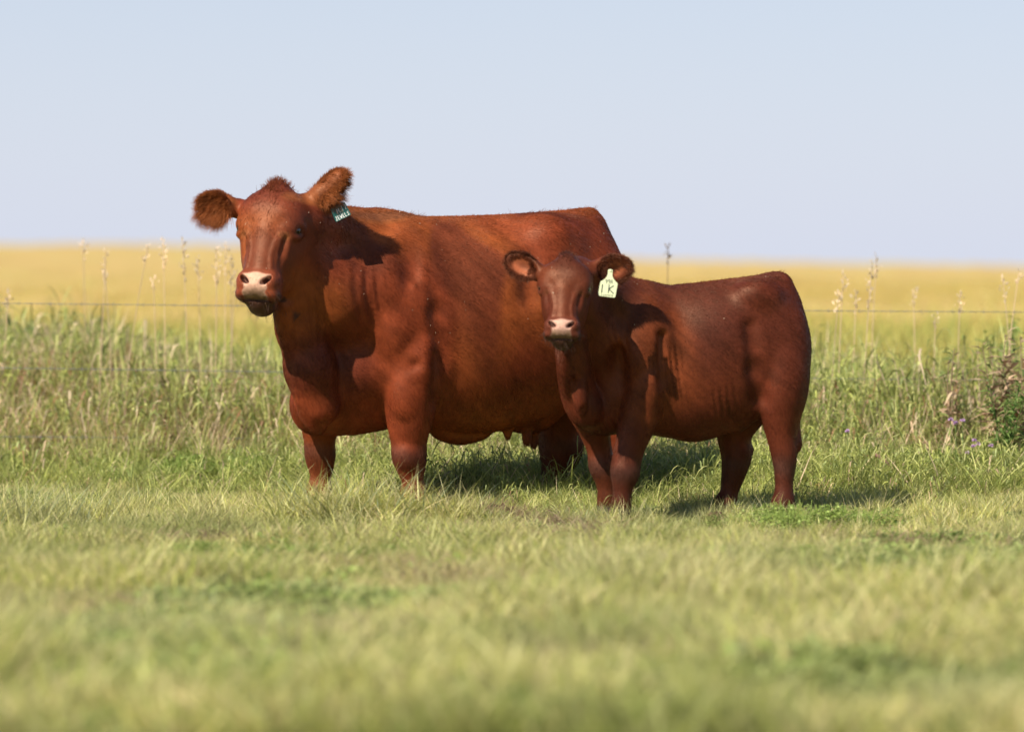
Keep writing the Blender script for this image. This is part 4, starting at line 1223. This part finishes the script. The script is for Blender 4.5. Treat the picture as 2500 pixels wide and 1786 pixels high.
# ------------------------------------------------------------------ dry seed stalks standing above the grass
MAT_STALK = leaf_mat('dry_stalk', .45, .6, .2, val=.15)
def seed_stalk(tip, base_dx, Y, size, label, dark=False):
    """tip = pixel of the seed head's end; stem leans from base_dx pixels to the side"""
    T_ = P(tip[0], tip[1], Y); base = np.array([(tip[0] + base_dx - CX) * Y / FPX, Y, 0.0])
    root = thing('grass_stalk', label, 'grass stalk', tuple(base), 'dry seed stalks rising above the tall grass')
    t = np.linspace(0, 1, 12)
    top = T_ - base
    pts = np.outer(t, top) ; pts[:, 0] = top[0] * (t ** 1.8); pts[:, 1] += .02 * np.sin(t * 3)
    c = (.85, .68, .46) if not dark else (.40, .30, .20)
    b_ = Bag(); V_, F_ = tube_np(pts, np.linspace(.0034, .0020, 12), 5, False); b_.add(V_, F_, c)
    link('stem', b_.mesh('stem', MAT_STALK), root)
    rr = np.random.default_rng(int(tip[0])); b_ = Bag()
    L = size
    m = int(24 * L / .16)
    for i in range(m):
        a = 1 - (i / m) * L / np.linalg.norm(top)
        p = np.array([np.interp(a, t, pts[:, q]) for q in range(3)])
        ang = rr.random() * 6.28; sp = (.004 + .022 * rr.random() * math.sin(math.pi * min(i / m + .12, 1)))
        d = np.array([math.cos(ang) * sp, math.sin(ang) * sp, (.010 if rr.random() < .7 else -.012)])
        q = p + d; s_ = .009 + .009 * rr.random(); ax = nrm(d + np.array([0, 0, .02])); sd = nrm(np.cross(ax, [rr.normal(), rr.normal(), rr.normal()])) 
        cc = np.array((.95, .80, .60) if not dark else (.34, .24, .16)) * (.7 + .5 * rr.random())
        b_.add([p, p + [.0004, 0, .0004], q + [.0004, 0, 0], q], [[0, 1, 2, 3]], cc)
        V4 = [q - ax * s_ * .2, q + sd * s_ * .35 + ax * s_ * .5, q + ax * s_ * 1.4, q - sd * s_ * .35 + ax * s_ * .5, q + np.cross(ax, sd) * s_ * .3 + ax * s_ * .5]
        b_.add(V4, [[0, 1, 4], [1, 2, 4], [2, 3, 4], [3, 0, 4], [0, 3, 2, 1]], cc)
    link('seed_head', b_.mesh('seed_head', MAT_STALK, False), root)
def _fx(F): return F
_old_fix = fixf
def fixf(F):
    q = [f for f in F if len(f) == 4 and len(set(f)) == 4]; t = [[*dict.fromkeys(f)] for f in F if len(set(f)) == 3]
    return [np.array(g) for g in (q, t) if g]
STALKS = [
    ((203, 590), 6, 22.6, .10, 'faint pale seed stalk far left, reaching up to the skyline'),
    ((259, 618), -20, 21.6, .11, 'seed stalk with a feathery tip left of the tall leaning one'),
    ((257, 668), 18, 21.8, .08, 'short nodding seed stalk below the feathery one'),
    ((362, 603), -66, 21.5, .10, 'long seed stalk leaning right over the top wire, left of the cow'),
    ((399, 588), 4, 21.7, .17, 'upright seed stalk just left of the thickest pale one'),
    ((446, 585), 14, 21.5, .22, 'thickest pale bushy seed stalk, well left of the cow'),
    ((483, 632), 8, 21.9, .12, 'seed stalk with dark specks between the bushy one and the cow'),
    ((530, 606), -6, 21.5, .22, 'tall pale seed stalk nearest the cow with an arching tip'),
    ((551, 596), -4, 22.2, .14, 'thin blurred seed stalk close beside the cow\'s face'),
    ((563, 629), 2, 21.6, .16, 'straight seed stalk right beside the cow\'s muzzle'),
    ((575, 668), -18, 21.7, .10, 'small spreading seed stalk under the cow\'s left ear'),
    ((374, 684), 10, 21.4, .06, 'short seed stalk with a drooping tip beside the top wire'),
    ((22, 714), -24, 21.9, .12, 'leaning seed stalk at the left edge of the picture'),
    ((1632, 598), -8, 22.0, .10, 'dark thin seed stalk against the sky between cow rump and calf back'),
    ((2059, 672), -14, 21.2, .15, 'seed stalk right behind the calf\'s rump'),
    ((2048, 715), -22, 21.0, .12, 'lower bushy seed stalk behind the calf\'s rump'),
    ((2090, 718), -8, 21.5, .10, 'small seed stalk just right of the calf\'s rump'),
    ((2128, 657), -22, 21.1, .20, 'tall pale curving seed stalk to the right of the calf'),
    ((2140, 624), -16, 21.8, .12, 'tallest thin seed stalk right of the calf, reaching the skyline'),
    ((2230, 706), 8, 21.9, .10, 'blurred seed stalk midway between the calf and the right edge'),
    ((2284, 772), -4, 21.3, .08, 'straight bare-topped seed stalk under the top wire on the right'),
    ((2344, 718), -6, 21.2, .12, 'seed stalk with a plump pale head above the top wire on the right'),
    ((2448, 680), 34, 21.0, .12, 'thick straw-coloured seed stalk bending left near the right edge'),
    ((2487, 667), -38, 21.0, .07, 'thin straight seed stalk leaning right, crossing the thick one'),
]
for s_ in STALKS: seed_stalk(*s_, dark=('dark thin' in s_[4]))

# ------------------------------------------------------------------ wild flowers, stick, droppings, weeds
MAT_BLOOM = simple_mat('purple_petal', (.56, .36, .58), .6, .2, 0, .25, 300)
MAT_GREENSTEM = simple_mat('flower_stem', (.14, .22, .06), .6, .2)
def bloom_bag(r, s):
    b = Bag()
    for i in range(46):
        th = math.acos(1 - 1.35 * r.random()); ph = r.random() * 6.28
        d = np.array([math.sin(th) * math.cos(ph), math.sin(th) * math.sin(ph), math.cos(th)])
        sd = nrm(np.cross(d, [r.normal(), r.normal(), r.normal()])) * s * .16
        b.add([d * s * .2 - sd, d * s * .2 + sd, d * s * (.9 + .25 * r.random()) + sd * .8, d * s + d * .002 - sd * .8], [[0, 1, 2, 3]])
    return b
FL = [(2322, 1023, 'topmost left purple flower in the weeds right of the calf'), (2334, 1031, 'purple flower just under the topmost pair, right of the calf'),
      (2351, 1025, 'purple flower at the right of the upper cluster'), (2380, 1073, 'upper purple flower of the lower cluster near the right edge'),
      (2389, 1083, 'right purple flower of the lower cluster near the right edge'), (2377, 1088, 'left purple flower of the lower cluster near the right edge'),
      (2363, 1104, 'faint purple flower just below the lower cluster'), (2399, 1130, 'lowest purple flower, alone in the leafy weeds'),
      (2420, 1086, 'pinkish fading flower nearest the right edge'), (2070, 1051, 'single purple flower close behind the calf')]
for i, (px, py, lb) in enumerate(FL):
    Yf = 19.40; p = P(px, py, Yf); rr = np.random.default_rng(300 + i)
    root = thing('purple_flower', lb, 'flower', (p[0], Yf, 0), 'purple wildflowers in the verge')
    b = Bag(); V_, F_ = tube_np([(.01, .02, 0), (.004, .01, p[2] * .5), (0, 0, p[2])], [.0025, .002, .0015], 5, False); b.add(V_, F_)
    link('stem', b.mesh('stem', MAT_GREENSTEM), root)
    o = link('bloom', bloom_bag(rr, .0105 + .003 * rr.random()).mesh('bloom', MAT_BLOOM, False), root); o.location = (0, 0, p[2] - .004)

MAT_STICK = simple_mat('bare_wood_stick', (.20, .115, .085), .85, .2, 0, .35, 60)
a_, b_2 = P(2139, 1107, 19.12), P(2256, 1212, 19.08)
b_2[2] = max(b_2[2], .0)
rr = np.random.default_rng(9); t = np.linspace(0, 1, 14)
pts = a_ + np.outer(t, b_2 - a_) + rr.normal(0, .0035, (14, 3)); c0 = pts[-1].copy()
bg_ = Bag(); V_, F_ = tube_np(pts - c0, np.linspace(.0085, .0062, 14) * rr.uniform(.85, 1.15, 14), 8); bg_.add(V_, F_)
V_, F_ = tube_np([pts[6] - c0, pts[6] - c0 + [.02, 0, .03], pts[6] - c0 + [.03, -.01, .05]], [.004, .003, .002], 5); bg_.add(V_, F_)
o = link('stick', bg_.mesh('stick', MAT_STICK), label='thin brown stick leaning in the grass to the right of the calf', cat='stick'); o.location = c0

MAT_DUNG = ramp_mat('dried_dung', [(.3, (.10, .06, .04)), (.55, (.19, .12, .075)), (.75, (.30, .21, .13))], 30, .95, 8, 1.0)
def dung_pat(px, py, rx, ry, h, label, seed):
    Y0 = EYE * FPX / (py - HY); X0 = (px - CX) * Y0 / FPX; r = np.random.default_rng(seed)
    V, F = [], []; R_, S_ = 10, 28
    for i in range(R_ + 1):
        for j in range(S_):
            a = 6.283 * j / S_; q = i / R_
            e = 1 + .12 * math.sin(3 * a + seed) + .07 * math.sin(7 * a)
            V.append((rx * q * e * math.cos(a), ry * q * e * math.sin(a), h * (1 - q ** 3) * (1 + .25 * math.sin(9 * q + seed)) + r.normal() * h * .10 + .002))
    for i in range(R_):
        for j in range(S_): F.append([i * S_ + j, (i + 1) * S_ + j, (i + 1) * S_ + (j + 1) % S_, i * S_ + (j + 1) % S_])
    V = np.array(V); V[-S_:, 2] = -.01
    o = link('dung_pat', mesh_np('dung_pat', V, np.array(F), MAT_DUNG), label=label, cat='dung pat'); o.location = (X0, Y0, 0)
    return X0, Y0
dp = dung_pat(1200, 1268, .12, .10, .055, 'brown dried dung pat in the grass in front of the cow, below its belly', 3)
dung_pat(1750, 1272, .07, .05, .03, 'small dark dung pat behind the calf, between its legs', 5)
# withered straw round it
wi = [blades(r_, 60, (.03, .10), .10, .0035, 1.2, [(4, (.36, .25, .16)), (3, (.26, .16, .11)), (2, (.46, .36, .22))], 4, 1.0) for _ in range(4)]
WC = protos('withered', wi, MAT_RANK)
wp = []
def with_px(px, py, n, sx, sy):
    Y0 = EYE * FPX / (py - HY); X0 = (px - CX) * Y0 / FPX
    for _ in range(n): wp.append((X0 + gr.normal() * sx, Y0 + gr.normal() * sy))
with_px(1200, 1268, 34, .12, .10); with_px(1310, 1290, 14, .16, .10); with_px(1000, 1330, 14, .3, .15); with_px(1400, 1310, 12, .3, .1)
with_px(960, 1400, 40, .22, .12); with_px(1130, 1420, 16, .2, .1); with_px(750, 1590, 50, .10, .18); with_px(1130, 1440, 26, .16, .08); with_px(1480, 1600, 24, .12, .14); with_px(2350, 1530, 40, .2, .3)
with_px(60, 1500, 30, .2, .3); with_px(1900, 1500, 20, .3, .3)
with_px(1560, 1330, 14, .3, .1); with_px(600, 1330, 16, .3, .1); with_px(2200, 1340, 22, .3, .12); with_px(860, 1720, 20, .12, .08); with_px(1480, 1620, 20, .1, .1)
wp = np.array(wp)
stand('withered_grass', np.stack([wp[:, 0], wp[:, 1], np.full(len(wp), .0)], 1), gr.random(len(wp)) * 6.28, gr.uniform(.65, 1.25, len(wp)), gr.integers(0, 4, len(wp)), WC, gr.normal(0, .15, (len(wp), 2)))

# broad-leaved weeds that stand out of the verge
MAT_WEED = leaf_mat('weed_leaf', .35, .5, .25, val=.1)
def weed(px, py_top, Y, h_extra, width, cols, label, n=230, seed=0, leaf=.05):
    r = np.random.default_rng(seed); top = P(px, py_top, Y)[2]
    root = thing('tall_weed', label, 'weed', ((px - CX) * Y / FPX, Y, 0))
    sb, lb_ = Bag(), Bag()
    for k in range(5):
        a = r.random() * 6.28; q = np.array([math.cos(a), math.sin(a), 0]) * width * .55 * r.random()
        hh = top * (.72 + .28 * r.random()) if k else top
        pts = np.array([q * .3 * t_ + q * t_ ** 2 + np.array([0, 0, hh * t_]) for t_ in np.linspace(0, 1, 7)])
        V_, F_ = tube_np(pts, np.linspace(.006, .002, 7), 6, False); sb.add(V_, F_, np.array(cols[0]) * .8)
        for i in range(n // 5):
            t_ = .12 + .88 * r.random(); p = np.array([np.interp(t_, np.linspace(0, 1, 7), pts[:, c]) for c in range(3)])
            az = r.random() * 6.28; d = nrm([math.cos(az), math.sin(az), .5 + .5 * r.normal()]); s = leaf * (.5 + r.random()) * (1.25 - .6 * t_)
            sd = nrm(np.cross(d, [r.normal() * .2, r.normal() * .2, 1])); dn = np.array([0, 0, -s * .35]); o_ = p + d * .01
            c = np.array(cols[r.integers(len(cols))]) * (.7 + .6 * r.random())
            lb_.add([o_, o_ + d * s * .5 - sd * s * .22, o_ + d * s + dn * .5, o_ + d * s * .5 + sd * s * .22, o_ + d * s * 1.7 + dn * 1.6], [[0, 1, 2], [0, 2, 3], [1, 4, 2], [2, 4, 3]], c)
    link('stem', sb.mesh('stem', MAT_WEED), root)
    o = link('leaves', lb_.mesh('leaves', MAT_WEED, False), root); o['kind'] = 'stuff'
WG = [(.20, .31, .08), (.27, .38, .11), (.13, .21, .05)]
WB = [(.56, .40, .26), (.42, .28, .18), (.62, .47, .30), (.20, .26, .08)]
weed(52, 712, 23.8, 0, .22, [(.20, .34, .13), (.26, .40, .16)], 'blurred green weed standing against the crop at the left edge', 260, 1, .07)
weed(2480, 770, 22.4, 0, .35, WG, 'dark green bushy weed standing above the verge at the right edge', 420, 2, .05)
weed(2440, 815, 20.0, 0, .22, WB, 'withered brown-leaved weed in front of the bushy green one at the right edge', 240, 3, .06)
weed(2500, 790, 19.9, 0, .22, WB, 'withered brown weed cut by the right edge of the picture', 240, 4, .06)
weed(2310, 850, 20.2, 0, .16, WB, 'smaller brown-tipped weed left of the bushy one at the right', 120, 5, .05)
weed(2450, 930, 19.6, 0, .30, WG, 'dark leafy weed low under the withered brown ones at the right edge', 500, 6, .04)
weed(300, 745, 25.5, 0, .22, [(.24, .36, .12), (.30, .40, .14)], 'faint green weed in the crop beyond the fence on the left', 90, 7, .05)

# ------------------------------------------------------------------ ear tags
MAT_TAGY = simple_mat('pale_yellow_plastic', (.72, .76, .46), .42, .4, 0, .06, 200)
MAT_TAGG = simple_mat('dark_green_plastic', (.015, .10, .08), .4, .4, 0, .1, 200)
MAT_INK = simple_mat('black_marker', (.02, .022, .035), .6, .2)
MAT_WHITE = simple_mat('white_marker', (.80, .80, .74), .6, .2)
GLY = {'9': [[(.85, .75), (.5, .55), (.15, .75), (.35, 1), (.75, 1), (.85, .75), (.75, .35), (.55, 0)]], 'A': [[(.1, 0), (.3, .9), (.75, 1), (.85, 0)], [(.2, .45), (.85, .45)]],
       '1': [[(.55, 1), (.45, 0)]], 'K': [[(.15, 1), (.1, 0)], [(.9, .95), (.15, .5), (.95, 0)]], 'L': [[(.2, 1), (.15, 0), (.8, .05)]], 'i': [[(.5, .6), (.45, 0)]],
       'n': [[(.15, 0), (.2, .6)], [(.2, .45), (.5, .62), (.75, .5), (.8, 0)]], 'c': [[(.8, .5), (.45, .6), (.2, .3), (.45, 0), (.8, .1)]], 'o': [[(.5, .6), (.2, .3), (.5, 0), (.8, .3), (.5, .6)]],
       'l': [[(.5, 1), (.5, 0)]], 'J': [[(.3, 1), (.8, 1)], [(.6, 1), (.6, .2), (.35, 0), (.15, .2)]], 'E': [[(.85, 1), (.2, 1), (.2, 0), (.85, 0)], [(.2, .5), (.75, .5)]],
       'W': [[(.05, 1), (.3, 0), (.5, .7), (.7, 0), (.95, 1)]], 'S': [[(.85, .85), (.55, 1), (.25, .8), (.5, .5), (.8, .25), (.5, 0), (.15, .15)]],
       'M': [[(.1, 0), (.15, 1), (.5, .4), (.85, 1), (.9, 0)]], '7': [[(.15, 1), (.85, 1), (.45, 0)]]}
def strokes(bag, txt, x, y, w, h, th, gap=.25, z=.0009):
    for ch in txt:
        for st in GLY.get(ch, []):
            for (x0, y0), (x1, y1) in zip(st[:-1], st[1:]):
                p, q = np.array([x + x0 * w, y + y0 * h]), np.array([x + x1 * w, y + y1 * h]); d = q - p; l = np.linalg.norm(d) + 1e-9; d /= l
                nn_ = np.array([-d[1], d[0]]) * th / 2; p = p - d * th * .3; q = q + d * th * .3
                a = [p - nn_, q - nn_, q + nn_, p + nn_]
                z += .0000015
                bag.add([(v[0], v[1], z) for v in a] + [(v[0], v[1], z - .0006) for v in a], [[0, 1, 2, 3], [4, 7, 6, 5], [0, 4, 5, 1], [1, 5, 6, 2], [2, 6, 7, 3], [3, 7, 4, 0]])
        x += w * (1 + gap)
def plate(outline, th):
    n = len(outline); V = [(x, y, 0) for x, y in outline] + [(x, y, -th) for x, y in outline]
    me = bpy.data.meshes.new('panel')
    me.from_pydata(V, [], [list(range(n)), list(range(2 * n - 1, n - 1, -1))] + [[i, i + n, (i + 1) % n + n, (i + 1) % n] for i in range(n)])
    return me
def tag_frame(p, xdir, ydir):
    x = nrm(xdir); y = np.asarray(ydir, float); y = nrm(y - (y @ x) * x); z = np.cross(x, y)
    M = Matrix(((x[0], y[0], z[0], p[0]), (x[1], y[1], z[1], p[1]), (x[2], y[2], z[2], p[2]), (0, 0, 0, 1)))
    return M
mpp = 16.98 / FPX       # metres per pixel at the calf's ear
tg = thing('ear_tag', 'pale yellow ear tag with handwritten 1K hanging from the calf\'s ear', 'ear tag')
tg.matrix_world = tag_frame(P(1490, 662, 17.10), (.993, .05, -.075), (.10, 0.12, 1))
ol = [(-5.5, 4), (5.5, 4), (5.6, -8), (6.5, -13), (10, -19), (15, -24.5), (19, -27.5), (20, -30), (16.5, -61), (15, -63.5), (12, -64), (-22, -62.5), (-25.5, -61), (-26, -58), (-24.5, -45), (-24, -38), (-22.5, -28), (-21.5, -26), (-17, -23.5), (-12, -19.5), (-8, -14), (-6, -8)]
me = plate([(a * mpp, b * mpp) for a, b in ol], .0018); me.materials.append(MAT_TAGY)
link('panel', me, tg)
bg_ = Bag()
strokes(bg_, '99A', -11 * mpp, -31 * mpp, 5.8 * mpp, 10 * mpp, .9 * mpp, .12)
strokes(bg_, '1', -22 * mpp, -53.5 * mpp, 9 * mpp, 19 * mpp, 2.3 * mpp, 0)
strokes(bg_, 'K', -3 * mpp, -54 * mpp, 15 * mpp, 20 * mpp, 2.1 * mpp, 0)
strokes(bg_, 'Lincoln', -19 * mpp, -61 * mpp, 3.6 * mpp, 5.2 * mpp, .75 * mpp, .22)
link('lettering', bg_.mesh('lettering', MAT_INK, False), tg)
o = link('button', sphere_mesh('button', .0065, MAT_TAGY, 14, 8, (1, 1, .35)), tg); o.location = (0, 1.5 * mpp, .001)

mpc = 17.72 / FPX
tg = thing('ear_tag', 'dark green ear tag reading JEWELS hanging from the big cow\'s ear', 'ear tag')
tg.matrix_world = tag_frame(P(824, 502, 17.79), (.90, 0, .44), (-.42, .10, .9))
ol = [(-7, 14), (7, 14), (9, 4), (18, 0), (20, -3), (20.5, -33), (19, -35), (-19, -35), (-20.5, -33), (-20, -3), (-18, 0), (-9, 4)]
me = plate([(a * mpc, b * mpc) for a, b in ol], .0018); me.materials.append(MAT_TAGG)
link('panel', me, tg)
bg_ = Bag(); strokes(bg_, 'JEWELS', -18.5 * mpc, -33 * mpc, 5.3 * mpc, 9.5 * mpc, 1.25 * mpc, .18)
strokes(bg_, 'M', -8 * mpc, -19 * mpc, 8 * mpc, 13 * mpc, .9 * mpc, .3); strokes(bg_, '17', 4 * mpc, -17 * mpc, 7 * mpc, 12 * mpc, .9 * mpc, .1)
link('lettering', bg_.mesh('lettering', MAT_WHITE, False), tg)
